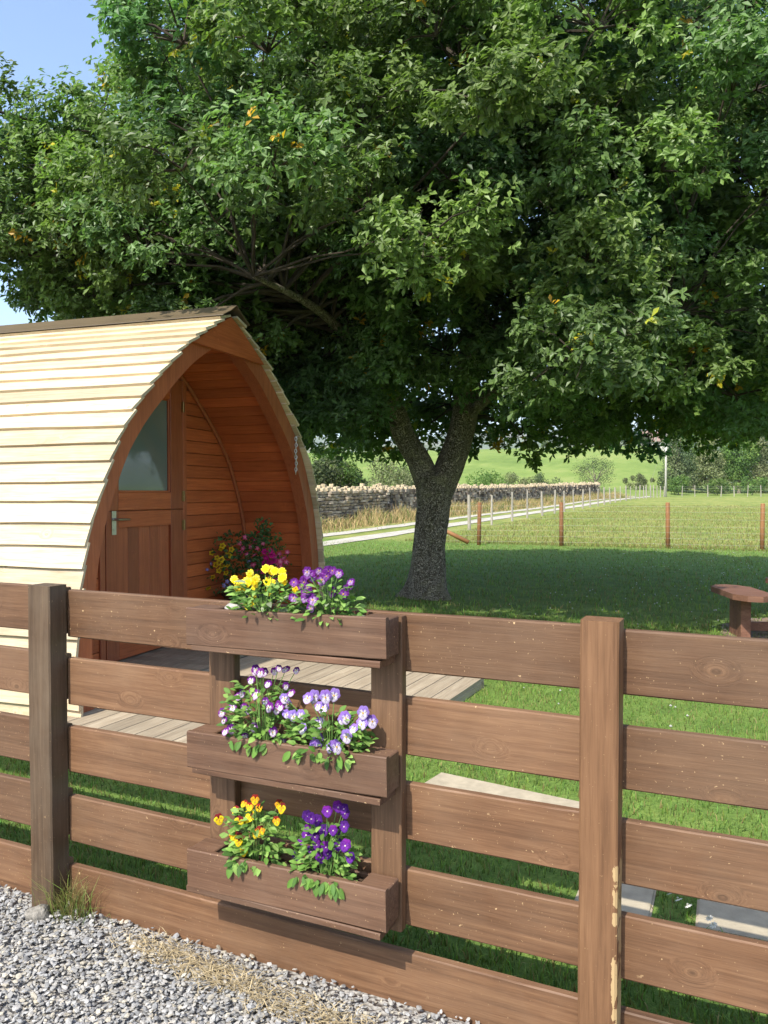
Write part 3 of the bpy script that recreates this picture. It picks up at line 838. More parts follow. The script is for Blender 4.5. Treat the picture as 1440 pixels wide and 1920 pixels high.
# ================================================================== decking
deck = thing('deck_platform', 'low weathered timber decking in front of the pod porch', 'decking', (0, 0, 0))
xa, xb, ya, yb_ = -4.02, -1.90, 3.32, 5.92
nb = 15; w = (xb - xa) / nb
for k in range(nb):
    x = xa + (k + .5) * w
    # grooved board: ribs modelled along the length
    n = 1; sec = []; hw = w / 2 - .0035; rib = 9
    for j in range(rib * 2 + 1):
        sec.append((x - hw + 2 * hw * j / (rib * 2), .080 - (.003 if j % 2 else 0)))
    sec = sec + [(x + hw, .052), (x - hw, .052)]
    y0 = ya + random.uniform(-.01, .01)
    # part near the pod is cut round its foot
    if x < -3.86 + .0: y0 = 3.36
    V = [(px, y0, pz) for px, pz in sec] + [(px, yb_ + random.uniform(-.004, .004) * 0, pz) for px, pz in sec]; m_ = len(sec)
    F = [tuple(range(m_)), tuple(range(m_, 2 * m_))[::-1]] + [(i, m_ + i, m_ + (i + 1) % m_, (i + 1) % m_) for i in range(m_)]
    obj('deck_board', py_mesh('deck_board', V, F), MAT['deck'], deck)
for a, b in (((xa, ya + .03), (xb, ya + .03)), ((xa, yb_ - .03), (xb, yb_ - .03))):
    beam('joist', (a[0], a[1], .0), (b[0], b[1], .0), .04, .10, MAT['deck'], deck, n=2)
for x in (xa + .03, -2.95, xb - .024): beam('joist', (x, ya + .052, .0), (x, yb_ - .052, .0), .04, .10, MAT['deck'], deck, n=2)

# ================================================================== pot of flowers in the porch
potx, poty = pod_pt(-.50, 1.20, 0)[:2]
pot = thing('flower_pot', 'dark tub planter standing on the porch floor of the pod', 'pot', (potx, poty, .068))
pb = Buf(); prof = [(.0, .0), (.20, .0), (.22, .02), (.27, .38), (.29, .40), (.29, .44), (.265, .44), (.255, .40), (0, .40)]
n = 24; V = []; F = []
for r, zz in prof:
    for k in range(n): V.append((max(r, .001) * math.cos(2 * math.pi * k / n), max(r, .001) * math.sin(2 * math.pi * k / n), zz))
for i in range(len(prof) - 1):
    for k in range(n): F.append((i * n + k, i * n + (k + 1) % n, (i + 1) * n + (k + 1) % n, (i + 1) * n + k))
pb.add(V, F); pb.build('tub', MAT['pot'], pot, True)
sb = Buf(); sb.tube([(0, 0, .38), (0, 0, .415)], [.25, .25], 20); sb.build('soil', MAT['soil'], pot)
def simple_flower(name, colr, eye, r, petals=5):
    V = [(0, 0, .004)]; Cc = [eye]; F = []
    for k in range(petals * 2):
        a = math.pi * k / petals; rr_ = r if k % 2 == 0 else r * .62
        V.append((rr_ * math.cos(a), rr_ * math.sin(a), .002)); Cc.append(colr)
    m_ = petals * 2
    for k in range(m_): F.append((0, 1 + k, 1 + (k + 1) % m_))
    b = len(V)
    for k in range(6): V.append((r * .3 * math.cos(k * 1.047), r * .3 * math.sin(k * 1.047), .006)); Cc.append(eye)
    V.append((0, 0, .009)); Cc.append(eye)
    for k in range(6): F.append((b + k, b + (k + 1) % 6, b + 6))
    return fast_mesh(name, V, F, Cc)
pp = thing('mixed_bedding_plant', 'mixed yellow, pink, orange and blue bedding flowers in the dark porch tub', 'flowering plant', (potx, poty, .48))
rr = random.Random(21)
kinds = {'y': simple_flower('yellow_daisy', (.85, .62, .02), (.35, .18, .01), .030), 'p': simple_flower('pink_flower', (.62, .04, .17), (.8, .3, .4), .028),
         'm': simple_flower('magenta_flower', (.55, .012, .20), (.3, .01, .1), .034, 6), 'o': simple_flower('orange_marigold', (.85, .20, .01), (.7, .12, .01), .034, 8),
         'b': simple_flower('blue_lobelia', (.16, .13, .45), (.5, .45, .6), .020), 'r': simple_flower('red_flower', (.5, .02, .03), (.4, .02, .02), .024)}
# camera-right in pod space ~ (cos,sin) ; spread on lateral axis q and height h
qx, qy = CY, SY
def pput(kind, q, h, dep):
    o = obj('flower', kinds[kind], MAT['petal'], pp)
    p = Vector((q * qx + dep * SY, q * qy - dep * CY, h))
    o.matrix_local = orient(Vector((SY * 1.0 + rr.uniform(-.6, .6), -CY + rr.uniform(-.5, .5), rr.uniform(.1, .9))), (0, 0, 1), p, rr.uniform(1.0, 1.5))
for q, h in [(-.37, .42), (-.30, .38), (-.33, .30), (-.27, .47), (-.24, .50), (-.20, .40), (-.30, .24), (-.35, .18), (-.25, .29), (-.28, .33), (-.19, .30), (-.22, .22), (-.41, .06), (-.26, .36), (-.16, .46)]: pput('y', q, h, .14 + rr.uniform(-.05, .08))
for q, h in [(-.05, .47), (.04, .53), (.32, .33), (.39, .33), (.26, .36), (.09, .47), (-.10, .42), (.15, .52), (-.08, .52), (-.03, .58), (.02, .48), (.06, .40), (-.02, .40), (.10, .55), (.0, .28), (.05, .30), (.30, .40), (.35, .36), (.33, .28), (.38, .42), (.12, .62), (.28, .30), (.36, .20), (.08, .22)]: pput('p', q, h, rr.uniform(-.05, .15))
for q, h in [(.24, .28), (.19, .34), (.26, .34), (.15, .24), (.23, .44), (.18, .38), (.22, .32), (.20, .26), (.25, .40), (.17, .44), (.22, .20), (.16, .31), (.28, .14)]: pput('m', q, h, .12 + rr.uniform(0, .06))
for q, h in [(-.08, .18), (-.02, .12), (-.03, .20)]: pput('o', q, h, .2)
for q, h in [(-.2, .14), (-.17, .10), (-.23, .10), (-.15, .16), (-.12, .12), (-.36, .32), (-.40, .26), (-.2, .08), (.02, .34)]: pput('b', q, h, .19)
for q, h in [(.10, .70), (.13, .74), (.16, .66), (.09, .62), (.02, .56), (.14, .58)]: pput('r', q, h, rr.uniform(-.02, .08))

def scatter_leaves(P, Zd, Yd, tpl, tplF, size, cols):
    """P (n,3) positions, Zd normals, Yd leaf directions"""
    Z = Zd / np.linalg.norm(Zd, axis=1)[:, None]
    Y = Yd - Z * (Yd * Z).sum(1)[:, None]; Y /= (np.linalg.norm(Y, axis=1)[:, None] + 1e-9)
    X = np.cross(Y, Z)
    t = np.asarray(tpl, float)
    s = size[:, None, None]
    V = P[:, None, :] + s * (t[None, :, 0:1] * X[:, None, :] + t[None, :, 1:2] * Y[:, None, :] + t[None, :, 2:3] * Z[:, None, :])
    n, k = len(P), len(t)
    F = (np.asarray(tplF)[None] + (np.arange(n) * k)[:, None, None]).reshape(-1, np.asarray(tplF).shape[1])
    return V.reshape(-1, 3), F, np.repeat(cols, k, axis=0)
SIMPLE_T = [(0, 0, 0), (.28, .45, .05), (0, 1, -.12), (-.28, .45, .05)]; SIMPLE_F = [(0, 1, 2, 3)]
n = 1500
q = RNG.normal(0, .19, n); hh = RNG.uniform(-.02, .62, n); keep = (np.abs(q) < .42 - .25 * np.maximum(0, hh - .3)) ; q, hh = q[keep], hh[keep]; n = len(q)
extra = RNG.uniform(0, 1, n) < .12; q = np.where(extra, .13 + RNG.normal(0, .04, n), q); hh = np.where(extra, RNG.uniform(.5, .76, n), hh)
dep = RNG.normal(0, .11, n)
P = np.stack([q * qx + dep * SY, q * qy - dep * CY, hh], 1)
Zd = np.stack([RNG.normal(.2, .6, n), RNG.normal(-.5, .6, n), RNG.uniform(.2, 1, n)], 1); Yd = RNG.normal(0, 1, (n, 3))
cols = np.array([(.07, .14, .04)]) * RNG.uniform(.6, 1.6, (n, 1))
V, F, Cc = scatter_leaves(P, Zd, Yd, SIMPLE_T, SIMPLE_F, RNG.uniform(.03, .06, n), cols)
tag(obj('foliage', fast_mesh('foliage', V, F, Cc), MAT['leaf'], pp), kind='stuff')

# ================================================================== the oak
TB = Vector((-4.30, 10.74, 0))
U = Vector((CY, SY, 0)); D = Vector((-SY, CY, 0))
def tp(u, v, h): return U * u + D * v + Vector((0, 0, h))
oak = thing('oak_tree', 'large spreading oak tree on the lawn behind the pod', 'tree', TB)
tk = Buf(); rt = random.Random(5)
def bark_relief(i, w, p):
    flare = .42 * math.exp(-max(p.z, 0) / .16) * max(0.0, math.sin(2.5 * w + .6) + .35 * math.sin(4 * w)) if p.z < .7 else 0
    return 1 + flare + .045 * math.sin(5 * w + 1.7 * p.z) * math.sin(2.1 * p.z + w) + .028 * math.sin(11 * w - 2.3 * p.z) + .02 * math.sin(17 * w + 6 * p.z)
def limb(pts, rad, sides=12, rough=.05, buf=None, sub=4, relief=None):
    P = [Vector(tp(*p)) for p in pts]; n = len(P); Q = []; R = []
    for i in range(n - 1):
        p0, p1, p2, p3 = P[max(i - 1, 0)], P[i], P[i + 1], P[min(i + 2, n - 1)]
        for k in range(sub):
            t = k / sub
            Q.append(.5 * ((2 * p1) + (p2 - p0) * t + (2 * p0 - 5 * p1 + 4 * p2 - p3) * t * t + (3 * p1 - p0 - 3 * p2 + p3) * t ** 3)); R.append(rad[i] * (1 - t) + rad[i + 1] * t)
    Q.append(P[-1]); R.append(rad[-1])
    (buf or tk).tube(Q, R, sides, True, rough, rt, relief)
    return Q, R
NODES = []
def reg(QR, lo=0.0):
    Q, R = QR
    for q_, r_ in zip(Q, R):
        if q_.z > lo: NODES.append((q_, r_))
limb([(-.02, 0, -.1), (-.02, 0, .12), (-.01, 0, .35), (.02, 0, .8), (.07, 0, 1.3), (.10, 0, 1.75)], [.345, .29, .26, .232, .236, .28], 40, .014, None, 12, bark_relief)
L_ = limb([(.06, 0, 1.45), (-.12, 0, 1.95), (-.36, -.05, 2.35), (-.55, -.15, 2.9), (-1.0, -.35, 3.7), (-1.9, -.7, 4.6), (-3.1, -.9, 5.4), (-4.4, -.9, 5.9)], [.19, .175, .16, .14, .115, .09, .06, .03], 24, .02, None, 8, bark_relief); reg(L_, 2.4)
R_ = limb([(.12, 0, 1.45), (.33, 0, 1.95), (.50, 0, 2.5), (.58, 0, 3.2), (.62, -.1, 4.2), (.50, -.1, 5.3), (.45, .1, 6.6), (.4, .1, 8.0)], [.205, .20, .185, .17, .14, .11, .08, .03], 26, .02, None, 8, bark_relief); reg(R_, 2.6)
for pts, rad in [([(.55, 0, 2.75), (1.2, .3, 3.05), (2.4, .8, 3.1), (3.7, 1.2, 3.3), (5.2, 1.4, 3.6)], [.10, .085, .065, .045, .02]),
                 ([(.6, 0, 3.4), (1.4, -.6, 4.1), (2.6, -1.5, 4.6), (4.0, -2.3, 4.9)], [.11, .09, .06, .025]),
                 ([(.6, 0, 4.0), (1.6, .4, 5.2), (3.0, .8, 6.1), (4.4, .9, 6.6)], [.10, .08, .06, .025]),
                 ([(.55, -.1, 4.6), (.4, -1.4, 5.4), (.3, -2.7, 5.9), (.2, -3.9, 6.0)], [.09, .07, .05, .02]),
                 ([(.5, -.1, 5.2), (-.6, -.5, 6.4), (-1.8, -.8, 7.3), (-2.8, -.9, 7.8)], [.08, .06, .045, .02]),
                 ([(-.55, -.15, 2.9), (-.9, -1.1, 3.3), (-1.4, -2.4, 3.6), (-1.9, -3.8, 3.6)], [.09, .07, .05, .02]),
                 ([(-.95, -.3, 3.6), (-1.5, .8, 4.3), (-2.3, 2.0, 4.8), (-3.0, 3.3, 5.0)], [.09, .07, .05, .02]),
                 ([(.6, 0, 3.3), (.9, 1.3, 3.9), (1.1, 2.8, 4.4), (1.2, 4.2, 4.6)], [.10, .08, .05, .02]),
                 ([(.55, 0, 2.6), (1.0, -.9, 3.0), (1.6, -2.2, 3.3), (2.3, -3.6, 3.3)], [.085, .07, .05, .02]),
                 ([(.48, 0, 6.0), (1.3, -.7, 7.2), (2.2, -1.1, 7.9)], [.07, .05, .02])]:
    reg(limb(pts, rad, 9, .05))
tk.build('trunk', MAT['bark'], oak, True)

# crown: overlapping sprays of leaves on a domed envelope
CU, CV, CH = .42, 0.0, 4.1
RU, RV, RH = 6.0, 5.4, 4.7
def bottom(u, v):
    b = 2.30 + .72 * max(0.0, -u - 2.6) + .05 * max(0, u - 4.5)
    if -.75 < u < 1.0 and v < -.8: b = max(b, 2.80 - .04 * (v + .8))
    return b
def inset_y_inv(y): return float(np.interp(y, PQ[:, 0][:160], PQ[:, 1][:160], right=1.2))
rl = random.Random(13); lumps = []; clumps = []
def clear(u, v, h, r):
    w = TB + Vector(tp(u, v, h))
    lx = (w.x + 4.083) * math.cos(PODR) + (w.y - 5.698) * math.sin(PODR); ly = abs(-(w.x + 4.083) * math.sin(PODR) + (w.y - 5.698) * math.cos(PODR))
    if lx > -.9 and ly < 3.2 and w.x < -2.6 and h - .85 * r < 3.30: return False       # keeps clear of the porch
    if lx <= -.9 and ly < 2.5 and h - 1.05 * r < inset_y_inv(ly) + .25: return False       # and off the pod roof
    if h - .45 * r < bottom(u, v): return False
    return True
tries = 0
while tries < 40000 and len(clumps) < 420:
    tries += 1
    a = rl.uniform(0, 2 * math.pi); cz = rl.uniform(-.40, 1.0); sr = math.sqrt(1 - cz * cz)
    outer = rl.random() < .82
    f = rl.uniform(.76, .96) if outer else rl.uniform(.42, .7)
    f *= 1 + .06 * math.sin(3 * a + 1) + .05 * math.sin(5 * a + 4 * cz)
    u, v, h = CU + RU * f * sr * math.cos(a) * (.90 if math.cos(a) < 0 else 1.0), CV + RV * f * sr * math.sin(a), CH + RH * f * cz
    R0 = rl.uniform(.50, 1.0)
    if not clear(u, v, h, R0): continue
    if any((u - x[0]) ** 2 + (v - x[1]) ** 2 + ((h - x[2]) * 1.2) ** 2 < (.66 * (R0 + x[3])) ** 2 for x in clumps): continue
    clumps.append((u, v, h, R0, outer))
for _ in range(900):                                   # low skirt hanging under the crown
    a = rl.uniform(0, 2 * math.pi); f = rl.uniform(.25, .90)
    u, v = CU + RU * f * math.cos(a), CV + RV * f * math.sin(a)
    R0 = rl.uniform(.5, .85); h = bottom(u, v) + rl.uniform(.2, .7)
    if -.9 < u < 1.3 and -2.5 < v < 1.0 or not clear(u, v, h, R0): continue
    if any((u - x[0]) ** 2 + (v - x[1]) ** 2 + ((h - x[2]) * 1.2) ** 2 < (.64 * (R0 + x[3])) ** 2 for x in clumps): continue
    clumps.append((u, v, h, R0, True))
for _ in range(3200):                                   # foliage inside the dome, behind the pod and above the fork
    u, v, h = rl.uniform(-5.4, 3.5), rl.uniform(-3.2, -.6), rl.uniform(2.7, 6.0); R0 = rl.uniform(.45, .8)
    if u < -2.6 and h < 2.7 + .6 * (-2.6 - u): continue
    if -.9 < u < 1.1 and h < 3.1: continue
    if not clear(u, v, h, R0): continue
    if any((u - x[0]) ** 2 + (v - x[1]) ** 2 + ((h - x[2]) * 1.2) ** 2 < ((.42 if u < .2 and h < 5 else .66) * (R0 + x[3])) ** 2 for x in clumps): continue
    clumps.append((u, v, h, R0, True))
for x in [(-1.15, -1.6, 2.45, .5, True), (-1.7, -1.2, 2.75, .6, True), (-.7, -1.9, 3.2, .55, True)]: clumps.append(x)
for ci, (u, v, h, R0, outer) in enumerate(clumps):
    o_ = Vector(((u - CU) / RU, (v - CV) / RV, (h - CH) / RH)).normalized()
    ns = int((10 if outer or v < -.4 else 5) * (R0 / .8) ** 2 + 2)
    for _ in range(ns):
        d_ = Vector((rl.gauss(0, 1), rl.gauss(0, 1), rl.gauss(0, 1))).normalized()
        d_ = (d_ + o_ * rl.uniform(0, 1.0) + Vector((0, 0, .25))).normalized()
        rr_ = R0 * rl.uniform(.45, .95)
        lumps.append((u + d_.x * rr_, v + d_.y * rr_, h + d_.z * rr_ * .75, rl.uniform(.22, .42), outer, ci))

br = Buf()
Pl, Zl, Yl, Sl, Cl, Bl = [], [], [], [], [], []
rg = np.random.default_rng(4)
SUNV = np.array(SUN)
CT = [(rl.uniform(.72, 1.28), rl.uniform(0, 1)) for _ in clumps]
for (u, v, h, R0, outer, ci) in lumps:
    c = np.array(tp(u, v, h)); ctr = np.array(tp(*clumps[ci][:3]))
    outd = c - ctr; outd = outd / (np.linalg.norm(outd) + 1e-6)
    back = v > 1.8
    nr = int((15 if not outer and v > -.4 else 40 if v < -1.0 else 24 if v < 1.0 else 17) * (R0 / .32) ** 1.7 * (.5 if back else 1.0))
    d = rg.normal(0, 1, (nr, 3)); d /= np.linalg.norm(d, axis=1)[:, None]
    d = d + (outd * .7 + np.array([0, 0, .3])) * rg.uniform(.1, 1.2, (nr, 1)); d /= np.linalg.norm(d, axis=1)[:, None]
    pos = c + d * (R0 * rg.uniform(.25, 1.08, (nr, 1))) * np.array([1.0, 1.0, .7]) + rg.normal(0, .03, (nr, 3))
    spur = rg.uniform(0, 1, nr) < .07
    pos = pos + spur[:, None] * d * rg.uniform(.06, .22, (nr, 1))
    axis = d * .8 + np.array([0, 0, .3]) + rg.normal(0, .25, (nr, 3)); axis /= np.linalg.norm(axis, axis=1)[:, None]
    tone, hue = CT[ci]; tone = tone * rg.uniform(.85, 1.15)
    nl = 7
    for k in range(nl):
        rv = rg.normal(0, 1, (nr, 3)); tang = rv - axis * (rv * axis).sum(1)[:, None]; tang /= np.linalg.norm(tang, axis=1)[:, None]
        ydir = tang + axis * rg.uniform(-.2, 1.4, (nr, 1))
        zdir = axis * .55 + SUNV * .75 + rg.normal(0, .5, (nr, 3))
        Pl.append(pos + axis * rg.uniform(-.05, .03, (nr, 1))); Yl.append(ydir); Zl.append(zdir)
        Sl.append(rg.uniform(.046, .088, nr) * (1.9 if back else 1.5 if v > 0 or not outer else 1.12 if v > -2.5 else 1.0)); Bl.append(np.full(nr, True))
        base = np.array([.088, .170, .058]) * (1 - hue) + np.array([.150, .215, .050]) * hue
        Cl.append(base[None] * tone * rg.uniform(.7, 1.35, (nr, 1)))
    if outer and rl.random() < .22:                        # a few rosettes turn yellow or rusty
        j = rg.integers(0, nr, rg.integers(1, 4))
        ycol = np.array([(.48, .42, .03), (.55, .33, .03), (.34, .36, .04)][rg.integers(0, 3)])
        for k in range(1, nl + 1): Cl[-k][j] = ycol * rg.uniform(.7, 1.2, (len(j), 1))
    e = Vector(c); s_ = Vector(ctr)
    br.tube([s_, s_.lerp(e, .55) + Vector((0, 0, .05)), e], [.012, .008, .004], 4, False)
    for _ in range(1):
        t_ = e + Vector((rt.uniform(-1, 1), rt.uniform(-1, 1), rt.uniform(-.5, .9))).normalized() * R0 * .9
        br.tube([e, e.lerp(t_, .5) + Vector((0, 0, .02)), t_], [.005, .004, .002], 3, False)
for (u, v, h, R0, outer) in clumps:                        # a branch out to every clump from the nearest limb
    e = Vector(tp(u, v, h)); best = min(NODES, key=lambda nd: (nd[0] - e).length * rt.uniform(.8, 1.35) + 1.2 * max(0, nd[0].z - e.z + .1))
    q0 = best[0]; ln = (e - q0).length
    mid = q0.lerp(e, .5) + Vector((rt.uniform(-.15, .15), rt.uniform(-.15, .15), .12 * ln * rt.uniform(.3, 1)))
    r0 = min(best[1] * .7, .012 + .010 * ln)
    pts = [q0 + (mid - q0) * t * 2 if t < .5 else mid + (e - mid) * (t - .5) * 2 for t in (0, .18, .36, .55, .75, 1)]
    pts = [p + Vector((rt.uniform(-.04, .04), rt.uniform(-.04, .04), rt.uniform(-.04, .04))) * (0 if i == 0 else 1) for i, p in enumerate(pts)]
    br.tube(pts, [r0, r0 * .85, r0 * .7, r0 * .6, r0 * .5, r0 * .35], 6, False)
br.build('branches', MAT['twig'], oak)
Pl, Zl, Yl, Sl, Cl, Bl = (np.concatenate(q_) for q_ in (Pl, Zl, Yl, Sl, Cl, Bl))
OAK_T = [(0, 0, 0), (.25, .62, .05), (0, 1, -.12), (-.25, .62, .05)]
V, F, Cc = scatter_leaves(Pl, Zl, Yl, OAK_T, [(0, 1, 2), (0, 2, 3)], Sl * 1.08, Cl)
print('oak leaves', len(Pl), 'clumps', len(clumps), 'sprays', len(lumps))
tag(obj('crown', fast_mesh('crown', V, F, Cc), MAT['oakleaf'], oak), kind='stuff')

# ================================================================== grass, gravel, straw
def on_hard(x, y):
    h = (x > -4.0) & (x < -1.88) & (y > 3.30) & (y < 5.94)
    for (cx, cy_, hw, hh_, a) in SLABS:
        dx, dy = x - cx, y - cy_; c, s = math.cos(a), math.sin(a)
        h |= (np.abs(dx * c + dy * s) < hw) & (np.abs(-dx * s + dy * c) < hh_)
    px = (x + 4.083) * math.cos(PODR) + (y - 5.698) * math.sin(PODR); py = -(x + 4.083) * math.sin(PODR) + (y - 5.698) * math.cos(PODR)
    h |= (px < -.02) & (px > -6.6) & (np.abs(py) < 1.95)
    return h
SLABS = [(-1.12, 3.62, .44, .30, -.13), (-.46, 3.02, .135, .135, .02), (.17, 3.03, .35, .115, .03)]
names = ['pale stone paving slab lying in the grass beyond the planter end of the fence', 'small grey paving slab in the grass close behind the square fence post', 'long grey paving slab in shade behind the right fence bay']
for (cx, cy_, hw, hh_, a), lb in zip(SLABS, names):
    me = bpy.data.meshes.new('paving_slab'); bm = bmesh.new(); bmesh.ops.create_cube(bm, size=1.0)
    bmesh.ops.scale(bm, vec=(2 * hw, 2 * hh_, .05), verts=bm.verts)
    bmesh.ops.bevel(bm, geom=bm.edges, offset=.008, segments=2, affect='EDGES'); bm.to_mesh(me); bm.free()
    o = obj('paving_slab', me, MAT['concrete']); o.location = (cx, cy_, -.012); o.rotation_euler = (0, 0, a)
    tag(o, lb, 'paving slab', 'stone slabs set in the lawn')

def blades(name, x, y, hgt, wid, cols, mat, lean=.5, z=None, label=None, cat=None, parent=None, kind='stuff'):
    n = len(x); a = RNG.uniform(0, 2 * np.pi, n); la = RNG.uniform(0, 2 * np.pi, n); l = RNG.uniform(0, lean, n) * hgt
    z0 = np.zeros(n) if z is None else z
    B = np.stack([x, y, z0], 1); w = np.stack([np.cos(a) * wid, np.sin(a) * wid, np.zeros(n)], 1)
    mid = B + np.stack([np.cos(la) * l * .35, np.sin(la) * l * .35, hgt * .6], 1)
    tip = B + np.stack([np.cos(la) * l, np.sin(la) * l, hgt * np.sqrt(np.maximum(.15, 1 - (l / hgt) ** 2 * .5))], 1)
    V = np.stack([B - w, B + w, mid + w * .7, mid - w * .7, tip], 1).reshape(-1, 3)
    i = np.arange(n)[:, None] * 5
    F = np.concatenate([i + np.array([[0, 1, 2]]), i + np.array([[0, 2, 3]]), i + np.array([[3, 2, 4]])])
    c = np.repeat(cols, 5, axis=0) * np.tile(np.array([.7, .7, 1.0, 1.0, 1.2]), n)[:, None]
    o = obj(name, fast_mesh(name, V, F, c), mat, parent)
    if kind: o['kind'] = kind
    if label: tag(o, label, cat)
    return o
def grasscol(n, dry=.18, g=(.158, .25, .05)):
    c = np.array([g]) * RNG.uniform(.6, 1.45, (n, 1)) * (1 + RNG.normal(0, .1, (n, 3)))
    k = RNG.uniform(0, 1, n) < dry; c[k] = np.array([.30, .25, .10]) * RNG.uniform(.6, 1.1, (k.sum(), 1))
    return np.clip(c, .005, 1)
N = 150000
x = RNG.uniform(-7.0, 2.6, N); y = 2.15 + 7.45 * RNG.uniform(0, 1, N) ** 1.7
k = ~on_hard(x, y); x, y = x[k], y[k]; n = len(x)
patch = .5 + .5 * np.sin(x * 2.1 + 1.3 * np.sin(y * 1.7)) * np.sin(y * 2.6 + np.sin(x * 1.4))
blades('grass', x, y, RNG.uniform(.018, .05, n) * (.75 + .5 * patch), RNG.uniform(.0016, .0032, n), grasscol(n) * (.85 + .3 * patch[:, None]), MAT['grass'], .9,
       label='short green lawn grass growing behind the fence', cat='grass')
N = 48000
x = RNG.uniform(-14, 7, N); y = 9.0 + 14.5 * RNG.uniform(0, 1, N) ** 1.2
k = ~on_hard(x, y); x, y = x[k], y[k]; n = len(x)
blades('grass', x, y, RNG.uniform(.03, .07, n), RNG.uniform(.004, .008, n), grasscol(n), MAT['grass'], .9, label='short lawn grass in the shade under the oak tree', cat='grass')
# rougher pasture beyond the stock fence
N = 38000
x = RNG.uniform(-10, 8, N); y = 23.0 + 40 * RNG.uniform(0, 1, N) ** 1.6
u_, d_ = ud(x, y)
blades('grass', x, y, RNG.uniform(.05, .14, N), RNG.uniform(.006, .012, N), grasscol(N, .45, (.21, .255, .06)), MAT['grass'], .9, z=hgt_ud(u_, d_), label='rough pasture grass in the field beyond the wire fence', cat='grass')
# uncut grass at the foot of posts
x = -2.185 + RNG.normal(0, .05, 260); y = 2.05 + RNG.normal(0, .022, 260)
y = np.minimum(y, 2.10)
blades('grass_tuft', x, y, RNG.uniform(.03, .2, 260) ** 1.0, RNG.uniform(.0008, .0017, 260), grasscol(260, .35, (.16, .20, .05)), MAT['grass'], 1.0, label='wispy green grass tuft at the foot of the dark fence post', cat='grass')
# dry straw along the fence foot
n = 1300
cen = RNG.choice([-1.75, -1.62, -1.5, -1.38, -1.22, -1.05], n); x = cen + RNG.normal(0, .085, n); y = 2.0 - .12 * np.clip(x + 1.75, 0, .6) + RNG.normal(0, .03, n); y = np.minimum(y, 2.09)
a = RNG.uniform(0, 2 * np.pi, n); ln = RNG.uniform(.03, .10, n); zz = .012 + RNG.uniform(0, .035, n)
dx = np.stack([np.cos(a) * ln, np.sin(a) * ln * .6, RNG.uniform(-.4, .4, n) * ln * .5], 1); sw = np.stack([-np.sin(a), np.cos(a), np.zeros(n)], 1) * RNG.uniform(.0007, .0014, n)[:, None]
B = np.stack([x, y, zz], 1); md = B + dx * .5 + np.array([0, 0, .006])
V = np.stack([B - sw, B + sw, md + sw, md - sw, B + dx], 1).reshape(-1, 3); i = np.arange(n)[:, None] * 5
F = np.concatenate([i + np.array([[0, 1, 2]]), i + np.array([[0, 2, 3]]), i + np.array([[3, 2, 4]])])
c = np.repeat(np.array([(.46, .37, .22)]) * RNG.uniform(.5, 1.2, (n, 1)), 5, axis=0)
tag(obj('straw', fast_mesh('straw', V, F, c), MAT['straw']), 'dry straw strewn along the foot of the fence on the gravel', 'straw', kind='stuff')
# slate chippings
ico = bmesh.new(); bmesh.ops.create_icosphere(ico, subdivisions=1, radius=1.0); ico.verts.ensure_lookup_table()
IV = np.array([v.co[:] for v in ico.verts]); IF = np.array([[v.index for v in f.verts] for f in ico.faces]); ico.free()
N = 17500
x = RNG.uniform(-2.95, -.5, N); y = RNG.uniform(1.38, 2.10, N); keep = (y < 2.05 + .03 * np.sin(x * 9)) | (RNG.uniform(0, 1, N) < .4); x, y = x[keep], y[keep]; N = len(x)
pst = (x > -2.35) & (x < -2.23) & (y > 2.02)
x, y = x[~pst], y[~pst]; N = len(x)
sz = RNG.uniform(.0035, .0115, N) * np.where(RNG.uniform(0, 1, N) < .1, 1.35, 1.0)
dims = np.stack([sz, sz * RNG.uniform(.5, .95, N), sz * RNG.uniform(.18, .42, N)], 1)
var = 1 + RNG.uniform(-.28, .28, (N, 12, 3))
L = IV[None] * var * dims[:, None, :]
az = RNG.uniform(0, 2 * np.pi, N); tx = RNG.normal(0, .33, N); ty = RNG.normal(0, .33, N)
def rot(L, ang, i, j):
    c, s = np.cos(ang)[:, None], np.sin(ang)[:, None]; a, b = L[:, :, i].copy(), L[:, :, j].copy(); L[:, :, i] = a * c - b * s; L[:, :, j] = a * s + b * c
rot(L, tx, 1, 2); rot(L, ty, 0, 2); rot(L, az, 0, 1)
P = np.stack([x, y, .008 + RNG.uniform(0, .022, N)], 1)
V = (L + P[:, None, :]).reshape(-1, 3); F = (IF[None] + (np.arange(N) * 12)[:, None, None]).reshape(-1, 3)
pal = np.array([(.30, .295, .28), (.35, .335, .305), (.26, .26, .255), (.385, .35, .28), (.32, .31, .295), (.22, .22, .22)])
c = np.repeat(pal[RNG.integers(0, len(pal), N)] * RNG.uniform(.75, 1.25, (N, 1)), 12, axis=0)
tag(obj('gravel', fast_mesh('gravel', V, F, c), MAT['chip']), 'loose grey slate chippings covering the yard in front of the fence', 'gravel', kind='stuff')

def pebble(name, loc, dims, seed, mat, label, cat, sub=2, amp=.18):
    bm = bmesh.new(); bmesh.ops.create_icosphere(bm, subdivisions=sub, radius=1.0); r2 = random.Random(seed)
    ph = [r2.uniform(0, 6) for _ in range(6)]
    for v in bm.verts:
        p = v.co; f = 1 + amp * (math.sin(p.x * 2.3 + ph[0]) * math.sin(p.y * 2.7 + ph[1]) + .6 * math.sin(p.z * 3.1 + ph[2] + p.x * 2)) + r2.uniform(-amp, amp) * .25
        v.co = Vector((p.x * dims[0], p.y * dims[1], p.z * dims[2])) * f
    me = bpy.data.meshes.new(name); bm.to_mesh(me); bm.free()
    o = obj(name, me, mat); o.location = loc; o.rotation_euler = (0, 0, r2.uniform(0, 6))
    return tag(o, label, cat)
pebble('concrete_lump', (-2.262, 1.995, .026), (.042, .038, .040), 3, MAT['lump'], 'rough round lump of concrete at the foot of the dark post', 'stone', 3)
